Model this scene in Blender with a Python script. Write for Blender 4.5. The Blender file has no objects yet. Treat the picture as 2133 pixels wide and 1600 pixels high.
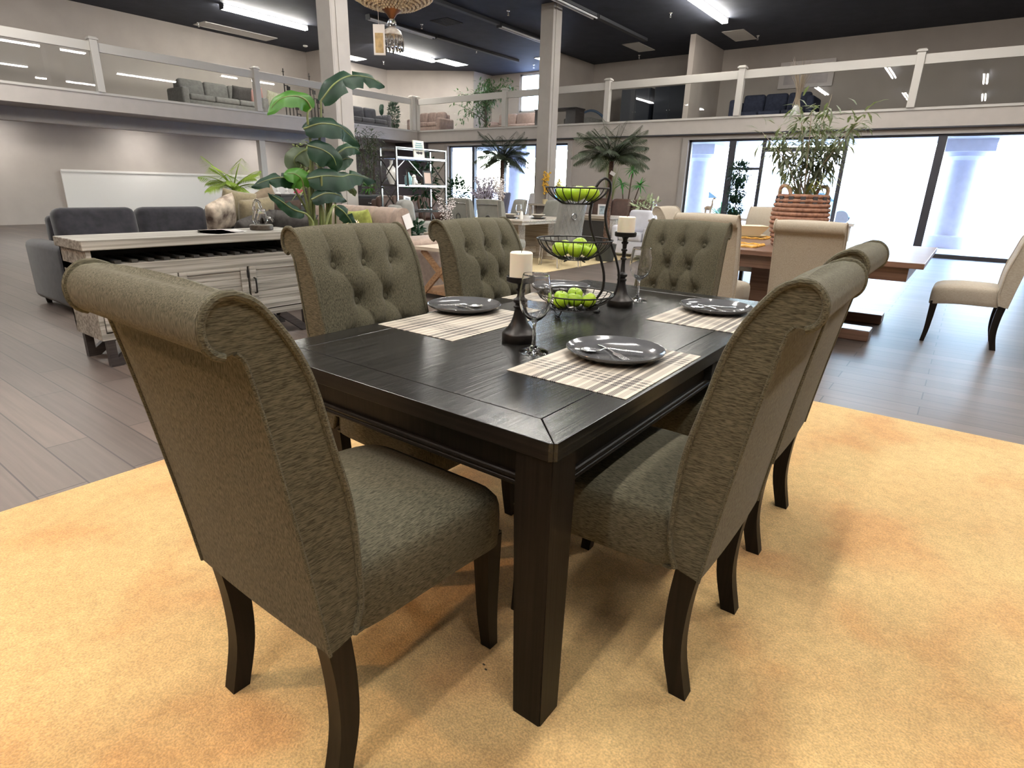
import bpy, bmesh, math, random
from mathutils import Vector, Matrix, Euler, Quaternion
C = bpy.context.scene.collection
S = bpy.context.scene
PI = math.pi
rnd = random.Random(7)
V = Vector

# ---------------------------------------------------------------- mesh builder
class B:
    def __init__(s):
        s.bm = bmesh.new()
        s.T = Matrix.Identity(4)
    def v(s, p):
        return s.bm.verts.new(s.T @ V(p))
    def f(s, vs):
        try:
            return s.bm.faces.new(vs)
        except ValueError:
            return None
    def box(s, x0, x1, y0, y1, z0, z1, bev=0.0, seg=2):
        vs = [s.v(p) for p in ((x0,y0,z0),(x1,y0,z0),(x1,y1,z0),(x0,y1,z0),(x0,y0,z1),(x1,y0,z1),(x1,y1,z1),(x0,y1,z1))]
        fs = [s.f([vs[i] for i in q]) for q in ((3,2,1,0),(4,5,6,7),(0,1,5,4),(1,2,6,5),(2,3,7,6),(3,0,4,7))]
        if bev > 0:
            es = list({e for f_ in fs for e in f_.edges})
            bmesh.ops.bevel(s.bm, geom=es, offset=bev, segments=seg, affect='EDGES', profile=.5)
        return s
    def cbox(s, c, d, bev=0.0, seg=2):
        return s.box(c[0]-d[0]/2, c[0]+d[0]/2, c[1]-d[1]/2, c[1]+d[1]/2, c[2]-d[2]/2, c[2]+d[2]/2, bev, seg)
    def bar(s, a, b, w, h=None, up=(0,0,1), bev=0.0):
        """a square bar from a to b"""
        a, b = V(a), V(b); h = h or w
        d = (b-a); L = d.length; d.normalize()
        u = V(up)
        if abs(d.dot(u)) > .98: u = V((0,1,0))
        x = d.cross(u).normalized(); z = x.cross(d)
        old = s.T
        M = Matrix(((x.x,d.x,z.x,a.x),(x.y,d.y,z.y,a.y),(x.z,d.z,z.z,a.z),(0,0,0,1)))
        s.T = old @ M
        s.box(-w/2, w/2, 0, L, -h/2, h/2, bev)
        s.T = old
        return s
    def tube(s, pts, r, n=8, cap=True, closed=False):
        pts = [V(p) for p in pts]; m = len(pts)
        rs = r if isinstance(r, (list, tuple)) else [r]*m
        rings = []; prev = None
        for i, p in enumerate(pts):
            if closed: t = pts[(i+1) % m] - pts[i-1]
            else: t = pts[min(i+1, m-1)] - pts[max(i-1, 0)]
            if t.length < 1e-9: t = V((0,0,1))
            t.normalize()
            if prev is None:
                u = V((0,0,1)) if abs(t.z) < .9 else V((1,0,0))
                x = t.cross(u).normalized()
            else:
                x = (prev - t*prev.dot(t))
                x = x.normalized() if x.length > 1e-6 else t.orthogonal().normalized()
            prev = x; y = t.cross(x)
            rings.append([s.v(p + (x*math.cos(2*PI*k/n) + y*math.sin(2*PI*k/n))*rs[i]) for k in range(n)])
        for i in range(m if closed else m-1):
            a, b = rings[i], rings[(i+1) % m]
            for k in range(n):
                s.f([a[k], a[(k+1) % n], b[(k+1) % n], b[k]])
        if cap and not closed:
            s.f(rings[0][::-1]); s.f(rings[-1])
        return s
    def lathe(s, prof, n=32, c=(0,0,0), closed=False):
        c = V(c); rings = []
        for r, z in prof:
            if r < 1e-5: rings.append([s.v(c+V((0,0,z)))])
            else: rings.append([s.v(c+V((r*math.cos(2*PI*k/n), r*math.sin(2*PI*k/n), z))) for k in range(n)])
        m = len(rings)
        for i in range(m if closed else m-1):
            a, b = rings[i], rings[(i+1) % m]
            for k in range(n):
                k2 = (k+1) % n
                if len(a) == 1 and len(b) == 1: continue
                if len(a) == 1: s.f([a[0], b[k2], b[k]])
                elif len(b) == 1: s.f([a[k], a[k2], b[0]])
                else: s.f([a[k], a[k2], b[k2], b[k]])
        return s
    def ball(s, c, r, n=12, m=8, sc=(1,1,1)):
        c = V(c)
        prof = [(r*math.sin(PI*i/m), -r*math.cos(PI*i/m)) for i in range(m+1)]
        old = s.T
        s.T = old @ Matrix.Translation(c) @ Matrix.Diagonal((sc[0],sc[1],sc[2],1))
        s.lathe([(0 if (i in (0,m)) else p[0], p[1]) for i, p in enumerate(prof)], n)
        s.T = old
        return s
    def prism(s, poly, a, b, axis='x', bev=0.0):
        """polygon of 2-D points extruded along axis from a to b; x: (y,z)  y: (x,z)  z: (x,y)"""
        mk = {'x': lambda p, t: (t, p[0], p[1]), 'y': lambda p, t: (p[0], t, p[1]), 'z': lambda p, t: (p[0], p[1], t)}[axis]
        A = [s.v(mk(p, a)) for p in poly]; D = [s.v(mk(p, b)) for p in poly]
        n = len(poly); fs = [s.f(A), s.f(D[::-1])]
        for i in range(n):
            fs.append(s.f([A[(i+1) % n], A[i], D[i], D[(i+1) % n]]))
        if bev > 0:
            es = list({e for f_ in fs[:2] for e in f_.edges})
            bmesh.ops.bevel(s.bm, geom=es, offset=bev, segments=2, affect='EDGES', profile=.5)
        return s
    def grid(s, fn, nu, nv, wrapu=False):
        vs = [[s.v(fn(i/(nu if wrapu else nu-1), j/(nv-1))) for j in range(nv)] for i in range(nu)]
        for i in range(nu if wrapu else nu-1):
            for j in range(nv-1):
                s.f([vs[i][j], vs[(i+1) % nu][j], vs[(i+1) % nu][j+1], vs[i][j+1]])
        return vs
    def quad(s, a, b, c, d):
        s.f([s.v(a), s.v(b), s.v(c), s.v(d)]); return s
    def leaf(s, p, d, n, L, w, bend=0.0, k=3):
        """a small pointed leaf from p along d"""
        p = V(p); d = V(d).normalized(); sd = d.cross(V(n))
        sd = sd.normalized() if sd.length > 1e-6 else d.orthogonal().normalized()
        nn = sd.cross(d)
        A = []
        for i in range(k+1):
            t = i/k
            c = p + d*(L*t) - nn*(bend*L*t*t)
            h = w*.5*math.sin(PI*min(.98, .12+.88*t))**.8
            A.append((s.v(c-sd*h), s.v(c+nn*h*.25), s.v(c+sd*h)))
        for i in range(k):
            s.f([A[i][0], A[i][1], A[i+1][1], A[i+1][0]]); s.f([A[i][1], A[i][2], A[i+1][2], A[i+1][1]])
        return s
    def build(s, name, m=None, parent=None, smooth=35, loc=None, rot=None, recalc=True):
        if recalc: bmesh.ops.recalc_face_normals(s.bm, faces=s.bm.faces)
        me = bpy.data.meshes.new(name); s.bm.to_mesh(me); s.bm.free()
        if smooth:
            me.polygons.foreach_set('use_smooth', [True]*len(me.polygons))
            me.set_sharp_from_angle(angle=math.radians(smooth))
        o = bpy.data.objects.new(name, me); C.objects.link(o)
        if m: me.materials.append(m)
        if parent: o.parent = parent
        if loc: o.location = loc
        if rot: o.rotation_euler = rot
        return o

def tag(o, label=None, cat=None, group=None, kind=None):
    if label: o['label'] = label
    if cat: o['category'] = cat
    if group: o['group'] = group
    if kind: o['kind'] = kind
    return o
def thing(name, label, cat, loc=(0,0,0), rz=0.0, group=None, sc=None):
    o = bpy.data.objects.new(name, None); C.objects.link(o); o.empty_display_size = .1
    o.location = loc; o.rotation_euler = (0,0,rz)
    if sc: o.scale = (sc,sc,sc) if not isinstance(sc, tuple) else sc
    return tag(o, label, cat, group)
def struct(name, b, m, smooth=0, parent=None):
    o = b.build(name, m, parent, smooth=smooth)
    if not parent: o['kind'] = 'structure'
    return o
def dup(root, loc, rz, label, group=None):
    def cp(o, par):
        c = o.copy(); C.objects.link(c)
        if par: c.parent = par
        for ch in list(o.children): cp(ch, c)
        return c
    r = cp(root, None); r.location = loc; r.rotation_euler = (0,0,rz); r['label'] = label
    if group: r['group'] = group
    return r
def bez(p0, p1, p2, p3, n=12):
    p0, p1, p2, p3 = map(V, (p0,p1,p2,p3)); out = []
    for i in range(n+1):
        t = i/n; u = 1-t
        out.append(p0*u**3 + p1*3*u*u*t + p2*3*u*t*t + p3*t**3)
    return out
def spline(pts, n=8):
    """Catmull-Rom through the points"""
    P = [V(p) for p in pts]; out = []
    for i in range(len(P)-1):
        a = P[i-1] if i else P[0]*2-P[1]; b = P[i]; c = P[i+1]; d = P[i+2] if i+2 < len(P) else P[-1]*2-P[-2]
        for k in range(n):
            t = k/n
            out.append(.5*((2*b) + (c-a)*t + (2*a-5*b+4*c-d)*t*t + (3*b-a-3*c+d)*t**3))
    out.append(P[-1]); return out
def lerp_prof(prof, t):
    """point of a polyline at fraction t of its length"""
    L = [0]
    for i in range(1, len(prof)): L.append(L[-1]+math.dist(prof[i], prof[i-1]))
    d = t*L[-1]
    for i in range(1, len(prof)):
        if d <= L[i]+1e-9:
            k = (d-L[i-1])/max(1e-9, L[i]-L[i-1])
            return tuple(prof[i-1][j]+(prof[i][j]-prof[i-1][j])*k for j in range(len(prof[0])))
    return tuple(prof[-1])

# ---------------------------------------------------------------- materials
def mat(name, col, rough=.5, metal=0.0, nscale=0, namt=0.0, bump=0.0, bscale=None, stretch=(1,1,1), spec=.5, emis=None, estr=0.0, trans=0.0, ior=1.45, col2=None, sheen=0.0, coat=0.0, sss=0.0):
    m = bpy.data.materials.new(name); m.use_nodes = True
    nt = m.node_tree; p = nt.nodes['Principled BSDF']; I = p.inputs
    I['Base Color'].default_value = (*col, 1); I['Roughness'].default_value = rough; I['Metallic'].default_value = metal
    I['Specular IOR Level'].default_value = spec; I['IOR'].default_value = ior
    if trans: I['Transmission Weight'].default_value = trans
    if sheen: I['Sheen Weight'].default_value = sheen; I['Sheen Roughness'].default_value = .5
    if coat: I['Coat Weight'].default_value = coat; I['Coat Roughness'].default_value = .1
    if sss: I['Subsurface Weight'].default_value = sss; I['Subsurface Radius'].default_value = (.02,.012,.008)
    if emis: I['Emission Color'].default_value = (*emis, 1); I['Emission Strength'].default_value = estr
    if nscale:
        tc = nt.nodes.new('ShaderNodeTexCoord'); mp = nt.nodes.new('ShaderNodeMapping'); mp.inputs['Scale'].default_value = stretch
        nt.links.new(tc.outputs['Object'], mp.inputs['Vector'])
        no = nt.nodes.new('ShaderNodeTexNoise'); no.inputs['Scale'].default_value = nscale; no.inputs['Detail'].default_value = 4
        nt.links.new(mp.outputs[0], no.inputs['Vector'])
        if namt or col2:
            mx = nt.nodes.new('ShaderNodeMix'); mx.data_type = 'RGBA'
            c2 = col2 or tuple(min(1, c*(1+namt)) for c in col)
            c1 = col if col2 else tuple(c*(1-namt) for c in col)
            mx.inputs['A'].default_value = (*c1, 1); mx.inputs['B'].default_value = (*c2, 1)
            rp = nt.nodes.new('ShaderNodeMapRange'); rp.inputs['From Min'].default_value = .32; rp.inputs['From Max'].default_value = .68
            nt.links.new(no.outputs['Fac'], rp.inputs['Value']); nt.links.new(rp.outputs[0], mx.inputs['Factor'])
            nt.links.new(mx.outputs['Result'], I['Base Color'])
        if bump:
            n2 = no
            if bscale:
                n2 = nt.nodes.new('ShaderNodeTexNoise'); n2.inputs['Scale'].default_value = bscale; n2.inputs['Detail'].default_value = 3
                nt.links.new(mp.outputs[0], n2.inputs['Vector'])
            bp = nt.nodes.new('ShaderNodeBump'); bp.inputs['Strength'].default_value = bump; bp.inputs['Distance'].default_value = .01
            nt.links.new(n2.outputs['Fac'], bp.inputs['Height']); nt.links.new(bp.outputs[0], I['Normal'])
    return m

def chenille(name, ca, cb, cc, sheen=.15):
    """woven chenille: short broken streaks, upright on the faces front and back, lying on the seat and the boxing"""
    m = bpy.data.materials.new(name); m.use_nodes = True
    nt = m.node_tree; N = nt.nodes; L = nt.links; p = N['Principled BSDF']
    tc = N.new('ShaderNodeTexCoord')
    sx = N.new('ShaderNodeSeparateXYZ'); L.new(tc.outputs['Normal'], sx.inputs[0])
    ab = N.new('ShaderNodeMath'); ab.operation = 'ABSOLUTE'; L.new(sx.outputs['Y'], ab.inputs[0])
    gt = N.new('ShaderNodeMath'); gt.operation = 'GREATER_THAN'; L.new(ab.outputs[0], gt.inputs[0]); gt.inputs[1].default_value = .55
    outs = []
    for st in ((520, 60, 560), (520, 560, 60)):
        mp = N.new('ShaderNodeMapping'); mp.inputs['Scale'].default_value = st; L.new(tc.outputs['Object'], mp.inputs[0])
        no = N.new('ShaderNodeTexNoise'); no.inputs['Scale'].default_value = 1; no.inputs['Detail'].default_value = 2; no.inputs['Roughness'].default_value = .6
        L.new(mp.outputs[0], no.inputs['Vector']); outs.append(no)
    mx = N.new('ShaderNodeMix'); mx.data_type = 'FLOAT'
    L.new(gt.outputs[0], mx.inputs['Factor']); L.new(outs[0].outputs['Fac'], mx.inputs['A']); L.new(outs[1].outputs['Fac'], mx.inputs['B'])
    cr = N.new('ShaderNodeValToRGB'); e = cr.color_ramp.elements
    e[0].position = .34; e[0].color = (*ca, 1); e[1].position = .67; e[1].color = (*cc, 1)
    k = cr.color_ramp.elements.new(.48); k.color = (*cb, 1)
    L.new(mx.outputs['Result'], cr.inputs[0]); L.new(cr.outputs[0], p.inputs['Base Color'])
    p.inputs['Roughness'].default_value = .9; p.inputs['Specular IOR Level'].default_value = .2
    p.inputs['Sheen Weight'].default_value = sheen; p.inputs['Sheen Roughness'].default_value = .4
    bp = N.new('ShaderNodeBump'); bp.inputs['Strength'].default_value = .12; bp.inputs['Distance'].default_value = .0008
    L.new(mx.outputs['Result'], bp.inputs['Height']); L.new(bp.outputs[0], p.inputs['Normal'])
    return m

def wood(name, c1, c2, rough=.35, axis='y', scale=1.0, bump=.2, spec=.5, fine=90):
    m = bpy.data.materials.new(name); m.use_nodes = True
    nt = m.node_tree; N = nt.nodes; L = nt.links; p = N['Principled BSDF']
    tc = N.new('ShaderNodeTexCoord'); mp = N.new('ShaderNodeMapping')
    st = {'x': (1.6, fine, fine), 'y': (fine, 1.6, fine), 'z': (fine, fine, 1.6)}[axis]
    mp.inputs['Scale'].default_value = tuple(q*scale for q in st); L.new(tc.outputs['Object'], mp.inputs[0])
    no = N.new('ShaderNodeTexNoise'); no.inputs['Scale'].default_value = 1; no.inputs['Detail'].default_value = 5; no.inputs['Distortion'].default_value = .4
    L.new(mp.outputs[0], no.inputs['Vector'])
    cr = N.new('ShaderNodeValToRGB'); e = cr.color_ramp.elements
    e[0].position = .36; e[0].color = (*c1, 1); e[1].position = .64; e[1].color = (*c2, 1)
    L.new(no.outputs['Fac'], cr.inputs[0]); L.new(cr.outputs[0], p.inputs['Base Color'])
    p.inputs['Roughness'].default_value = rough; p.inputs['Specular IOR Level'].default_value = spec
    bp = N.new('ShaderNodeBump'); bp.inputs['Strength'].default_value = bump; bp.inputs['Distance'].default_value = .001
    L.new(no.outputs['Fac'], bp.inputs['Height']); L.new(bp.outputs[0], p.inputs['Normal'])
    return m

def thin_glass(name, tint=(1,1,1), refl=1.0):
    m = bpy.data.materials.new(name); m.use_nodes = True
    nt = m.node_tree; N = nt.nodes; L = nt.links
    for n in list(N):
        if n.type != 'OUTPUT_MATERIAL': N.remove(n)
    o = N[0]; t = N.new('ShaderNodeBsdfTransparent'); t.inputs[0].default_value = (*tint, 1)
    g = N.new('ShaderNodeBsdfGlossy'); g.inputs['Roughness'].default_value = .01
    fr = N.new('ShaderNodeFresnel'); fr.inputs[0].default_value = 1.45
    ml = N.new('ShaderNodeMath'); ml.operation = 'MULTIPLY'; ml.inputs[1].default_value = refl; L.new(fr.outputs[0], ml.inputs[0])
    ge = N.new('ShaderNodeNewGeometry'); iv = N.new('ShaderNodeMath'); iv.operation = 'SUBTRACT'; iv.inputs[0].default_value = 1; L.new(ge.outputs['Backfacing'], iv.inputs[1])
    m3 = N.new('ShaderNodeMath'); m3.operation = 'MULTIPLY'; L.new(ml.outputs[0], m3.inputs[0]); L.new(iv.outputs[0], m3.inputs[1]); ml = m3
    mx = N.new('ShaderNodeMixShader'); L.new(ml.outputs[0], mx.inputs[0]); L.new(t.outputs[0], mx.inputs[1]); L.new(g.outputs[0], mx.inputs[2])
    L.new(mx.outputs[0], o.inputs[0])
    return m

def planks(name, c1, c2, gap, pw=.18, pl=1.4, rough=.45):
    """floor boards running along x"""
    m = bpy.data.materials.new(name); m.use_nodes = True
    nt = m.node_tree; N = nt.nodes; L = nt.links; p = N['Principled BSDF']
    tc = N.new('ShaderNodeTexCoord')
    br = N.new('ShaderNodeTexBrick'); br.inputs['Scale'].default_value = 1; br.inputs['Brick Width'].default_value = pl; br.inputs['Row Height'].default_value = pw
    br.inputs['Mortar Size'].default_value = .004; br.inputs['Mortar Smooth'].default_value = .3; br.offset = .37
    br.inputs['Color1'].default_value = (*c1, 1); br.inputs['Color2'].default_value = (*c2, 1); br.inputs['Mortar'].default_value = (*gap, 1)
    L.new(tc.outputs['Object'], br.inputs['Vector'])
    mp = N.new('ShaderNodeMapping'); mp.inputs['Scale'].default_value = (1.5, 45, 1); L.new(tc.outputs['Object'], mp.inputs[0])
    no = N.new('ShaderNodeTexNoise'); no.inputs['Scale'].default_value = 1; no.inputs['Detail'].default_value = 5; L.new(mp.outputs[0], no.inputs['Vector'])
    mr = N.new('ShaderNodeMapRange'); mr.inputs['To Min'].default_value = .6; mr.inputs['To Max'].default_value = 1.4; L.new(no.outputs['Fac'], mr.inputs['Value'])
    mx = N.new('ShaderNodeVectorMath'); mx.operation = 'SCALE'
    L.new(br.outputs['Color'], mx.inputs[0]); L.new(mr.outputs[0], mx.inputs['Scale']); L.new(mx.outputs[0], p.inputs['Base Color'])
    p.inputs['Roughness'].default_value = rough
    return m

def carpet_mat(name):
    m = bpy.data.materials.new(name); m.use_nodes = True
    nt = m.node_tree; N = nt.nodes; L = nt.links; p = N['Principled BSDF']
    tc = N.new('ShaderNodeTexCoord')
    big = N.new('ShaderNodeTexNoise'); big.inputs['Scale'].default_value = 2.3; big.inputs['Detail'].default_value = 3; big.inputs['Distortion'].default_value = .3
    fine = N.new('ShaderNodeTexNoise'); fine.inputs['Scale'].default_value = 190; fine.inputs['Detail'].default_value = 3
    mid = N.new('ShaderNodeTexNoise'); mid.inputs['Scale'].default_value = 26; mid.inputs['Detail'].default_value = 3
    for n in (big, fine, mid): L.new(tc.outputs['Object'], n.inputs['Vector'])
    cr = N.new('ShaderNodeValToRGB'); e = cr.color_ramp.elements
    e[0].position = .34; e[0].color = (.58,.33,.135,1); e[1].position = .66; e[1].color = (.64,.44,.195,1)
    k = cr.color_ramp.elements.new(.5); k.color = (.62,.41,.18,1)
    L.new(big.outputs['Fac'], cr.inputs[0])
    a = N.new('ShaderNodeMapRange'); a.inputs['From Min'].default_value = .3; a.inputs['From Max'].default_value = .7; a.inputs['To Min'].default_value = .74; a.inputs['To Max'].default_value = 1.2
    L.new(fine.outputs['Fac'], a.inputs['Value'])
    b = N.new('ShaderNodeMapRange'); b.inputs['From Min'].default_value = .3; b.inputs['From Max'].default_value = .7; b.inputs['To Min'].default_value = .9; b.inputs['To Max'].default_value = 1.08
    L.new(mid.outputs['Fac'], b.inputs['Value'])
    mu = N.new('ShaderNodeMath'); mu.operation = 'MULTIPLY'; L.new(a.outputs[0], mu.inputs[0]); L.new(b.outputs[0], mu.inputs[1])
    sc = N.new('ShaderNodeVectorMath'); sc.operation = 'SCALE'; L.new(cr.outputs[0], sc.inputs[0]); L.new(mu.outputs[0], sc.inputs['Scale'])
    L.new(sc.outputs[0], p.inputs['Base Color'])
    p.inputs['Roughness'].default_value = .95; p.inputs['Specular IOR Level'].default_value = .1; p.inputs['Sheen Weight'].default_value = .2
    bp = N.new('ShaderNodeBump'); bp.inputs['Strength'].default_value = .8; bp.inputs['Distance'].default_value = .006
    L.new(fine.outputs['Fac'], bp.inputs['Height']); L.new(bp.outputs[0], p.inputs['Normal'])
    return m

def plaid(name):
    """woven vinyl plaid: x and y of the mat's own coordinates"""
    m = bpy.data.materials.new(name); m.use_nodes = True
    nt = m.node_tree; N = nt.nodes; L = nt.links; p = N['Principled BSDF']
    tc = N.new('ShaderNodeTexCoord'); sp = N.new('ShaderNodeSeparateXYZ'); L.new(tc.outputs['Object'], sp.inputs[0])
    def fr(src, period, off=0):
        a = N.new('ShaderNodeMath'); a.operation = 'MULTIPLY_ADD'; a.inputs[1].default_value = 1/period; a.inputs[2].default_value = 50+off; L.new(src, a.inputs[0])
        b = N.new('ShaderNodeMath'); b.operation = 'FRACT'; L.new(a.outputs[0], b.inputs[0]); return b.outputs[0]
    def ramp(src, stops):
        r = N.new('ShaderNodeValToRGB'); r.color_ramp.interpolation = 'CONSTANT'
        el = r.color_ramp.elements
        while len(el) < len(stops): el.new(.5)
        for e_, (ps, c) in zip(el, stops): e_.position = ps; e_.color = (*c, 1)
        L.new(src, r.inputs[0]); return r.outputs[0]
    def rv(src, stops):
        return ramp(src, [(a, (v, v, v)) for a, v in stops])
    def math_(op, a, b=None, v=None):
        n = N.new('ShaderNodeMath'); n.operation = op; L.new(a, n.inputs[0])
        if b is not None: L.new(b, n.inputs[1])
        elif v is not None: n.inputs[1].default_value = v
        return n.outputs[0]
    # lengthwise stripes (vary along x) and two bands of crosswise lines (vary along y)
    lx = rv(fr(sp.outputs['X'], .372, .5), [(0,.0),(.045,.40),(.10,.05),(.135,.45),(.19,.05),(.23,.95),(.28,.05),(.31,1),(.36,.05),(.39,1),(.44,.05),(.47,.45),(.52,.05),(.55,.45),(.60,.05),(.625,.5),(.675,.05),(.695,1),(.745,.05),(.77,1),(.82,.05),(.845,.95),(.895,.05),(.92,.45),(.965,0)])
    cy = rv(fr(sp.outputs['Y'], .295, .96), [(0,0),(.33,.45),(.365,0),(.405,.75),(.44,0),(.48,.75),(.515,0),(.555,.75),(.59,0),(.63,.45),(.665,0)])
    # twill: fine slanting checks decide which thread shows
    ad = N.new('ShaderNodeMath'); ad.operation = 'ADD'; L.new(sp.outputs['X'], ad.inputs[0]); L.new(sp.outputs['Y'], ad.inputs[1])
    gt = N.new('ShaderNodeMath'); gt.operation = 'GREATER_THAN'; gt.inputs[1].default_value = .5; L.new(fr(ad.outputs[0], .0065), gt.inputs[0])
    a = math_('MULTIPLY', lx, math_('MULTIPLY_ADD', gt.outputs[0], v=.45)); a.node.inputs[1].links[0].from_node.inputs[2].default_value = .55
    inv = math_('SUBTRACT', gt.outputs[0], v=1.0); inv = math_('ABSOLUTE', inv)
    c_ = math_('MULTIPLY', cy, math_('MULTIPLY_ADD', inv, v=.5)); c_.node.inputs[1].links[0].from_node.inputs[2].default_value = .35
    both = math_('MULTIPLY', math_('MULTIPLY', lx, cy), v=1.1)
    fac = math_('ADD', math_('MAXIMUM', a, c_), both); fac.node.use_clamp = True
    m2 = N.new('ShaderNodeMix'); m2.data_type = 'RGBA'; L.new(fac, m2.inputs['Factor'])
    m2.inputs['A'].default_value = (.52,.46,.385,1); m2.inputs['B'].default_value = (.045,.036,.034,1)
    L.new(m2.outputs['Result'], p.inputs['Base Color']); p.inputs['Roughness'].default_value = .55
    return m

def leafmat(name, c1, c2, rough=.45, scale=4):
    m = mat(name, c1, rough, nscale=scale, col2=c2, spec=.4)
    p = m.node_tree.nodes['Principled BSDF']; nt = m.node_tree
    tr = nt.nodes.new('ShaderNodeBsdfTranslucent'); tr.inputs[0].default_value = (c2[0]*1.2, c2[1]*1.4, c2[2]*.6, 1)
    mx = nt.nodes.new('ShaderNodeMixShader'); mx.inputs[0].default_value = .22
    o = nt.nodes['Material Output']
    nt.links.new(p.outputs[0], mx.inputs[1]); nt.links.new(tr.outputs[0], mx.inputs[2]); nt.links.new(mx.outputs[0], o.inputs[0])
    return m

M = {}
M['wall'] = mat('wall_paint', (.41,.365,.33), .8, nscale=2, namt=.04, spec=.2)
M['wall_shade'] = mat('wall_shade_tone', (.075,.065,.075), .8, nscale=2, namt=.1, spec=.2)  # dark tone that stands for the shade under the left balcony
M['white_panel'] = mat('white_wainscot', (.70,.67,.64), .6)
M['ceiling'] = mat('charcoal_ceiling', (.044,.048,.064), .75, nscale=3, namt=.12, spec=.25)
M['trim'] = mat('greige_trim_paint', (.36,.33,.305), .55, nscale=6, namt=.03)
M['fascia'] = mat('fascia_paint', (.46,.42,.39), .6, nscale=5, namt=.03)
M['rail'] = mat('pale_rail_paint', (.52,.495,.465), .5)
M['frame_dark'] = mat('dark_bronze_frame', (.05,.05,.06), .45, metal=.3)
M['floor'] = planks('grey_wood_floor', (.125,.095,.08), (.085,.066,.058), (.03,.024,.022))
M['carpet'] = carpet_mat('tan_carpet')
M['rug'] = mat('cream_rug', (.62,.50,.30), .95, nscale=60, namt=.12, bump=.5, spec=.1)
M['glass'] = thin_glass('rail_glass', (.96,.97,.97), 1.6)
M['pane'] = thin_glass('window_pane', (.97,.98,1.0), .6)
M['tube_on'] = mat('lit_tube', (1,1,1), .4, emis=(1,.965,.88), estr=55)
M['tube_near'] = mat('lit_tube_near', (1,1,1), .4, emis=(1,.962,.885), estr=70)
M['panel_on'] = mat('lit_panel', (1,1,1), .4, emis=(1,.98,.94), estr=14)
M['tube_off'] = mat('unlit_tube', (.82,.82,.84), .35)
M['housing'] = mat('dark_fixture_housing', (.05,.052,.06), .6)
M['housing_w'] = mat('white_fixture_housing', (.75,.75,.74), .5)
M['panel_off'] = mat('unlit_panel', (.55,.53,.50), .6)
M['chenille'] = chenille('olive_grey_chenille', (.032,.028,.017), (.073,.065,.042), (.120,.108,.074), .05)
M['cream_fab'] = chenille('cream_linen', (.28,.235,.185), (.355,.305,.245), (.42,.37,.30), .06)
M['espresso'] = wood('espresso_wood', (.005,.0035,.0025), (.011,.0075,.005), .5, 'z', bump=.1, spec=.2)
M['table_top'] = wood('ebony_table_wood', (.004,.0038,.0036), (.017,.016,.0145), .27, 'y', bump=1.0, fine=70, spec=.38)
M['table_leg'] = wood('ebony_leg_wood', (.003,.0022,.0016), (.0085,.006,.0045), .45, 'z', bump=.3, fine=120, spec=.18)
M['table_edge'] = wood('ebony_edge_wood', (.0035,.0026,.002), (.0095,.007,.0055), .45, 'x', bump=.25, fine=120, spec=.2)
M['groove'] = mat('dark_groove', (.004,.004,.004), .8)
M['iron'] = mat('black_iron', (.018,.016,.016), .42, metal=.5, nscale=30, namt=.3)
M['bronze'] = mat('bronzed_black_metal', (.022,.019,.018), .38, metal=.6, nscale=12, namt=.35)
M['wax'] = mat('ivory_wax', (.86,.76,.62), .5, nscale=8, namt=.03, sss=.35)
M['apple'] = mat('green_apple', (.24,.42,.012), .33, nscale=9, col2=(.40,.55,.03), spec=.5)
M['stem'] = mat('brown_stem', (.05,.035,.015), .7)
M['plate'] = mat('grey_glaze', (.085,.085,.09), .12, nscale=14, namt=.04, spec=.6)
M['steel'] = mat('polished_steel', (.85,.85,.86), .24, metal=1)
M['crystal'] = mat('clear_glass', (1,1,1), 0.0, trans=1.0, ior=1.47)
M['plaid'] = plaid('plaid_weave')
M['plantgreen'] = leafmat('deep_green_leaf', (.005,.021,.012), (.012,.046,.021), .5)
M['plantbright'] = leafmat('bright_green_leaf', (.03,.11,.012), (.065,.19,.025), .4)
M['plantgrey'] = leafmat('grey_green_leaf', (.055,.075,.045), (.10,.125,.075), .5)
M['stalk'] = mat('green_stalk', (.16,.20,.06), .5, nscale=8, col2=(.10,.10,.035), stretch=(1,1,.2))
M['palm'] = leafmat('palm_green', (.020,.028,.019), (.055,.068,.042), .55)
M['trunk'] = mat('palm_trunk', (.11,.065,.045), .9, nscale=30, namt=.5, bump=.8)
M['soil'] = mat('dark_soil', (.03,.022,.015), .95, nscale=60, namt=.4)
M['pot_dark'] = mat('olive_black_pot', (.05,.05,.04), .5)
M['pot_white'] = mat('white_ceramic', (.78,.77,.75), .3)
# ================================================================ the setting
CZ = 5.5                      # ceiling height
YF = 16.0                     # face of the far balcony
XL = -16.33                   # face of the left balcony
DZ0, DZ1 = 2.67, 3.02         # balcony slab
struct('floor', B().box(-20, 7, -6.2, 16.3, -.12, 0), M['floor'])
tag(B().box(-2.75, 6.8, -6, 3.95, .001, .012, .004).build('carpet', M['carpet'], smooth=0), 'tan orange carpet laid under the black dining table and its six grey chairs', 'carpet')
tag(B().box(-8.6, -5.06, 7.1, 11.4, .001, .012, .004).build('area_rug', M['rug'], smooth=0), 'cream straw coloured rug under the grey dining set across the aisle', 'rug')
struct('ceiling', B().box(-20, 7, -6.2, 21, CZ, CZ+.2), M['ceiling'])
b = B(); b.box(-20, -19.62, -6.2, 21, 0, CZ)
struct('wall_left', b, M['wall'])
struct('wall_right', B().box(6.8, 7, -6.2, 21, 0, CZ), M['wall'])
struct('wall_back', B().box(-19.62, 6.8, -6.2, -6, 0, CZ), M['wall'])
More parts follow.
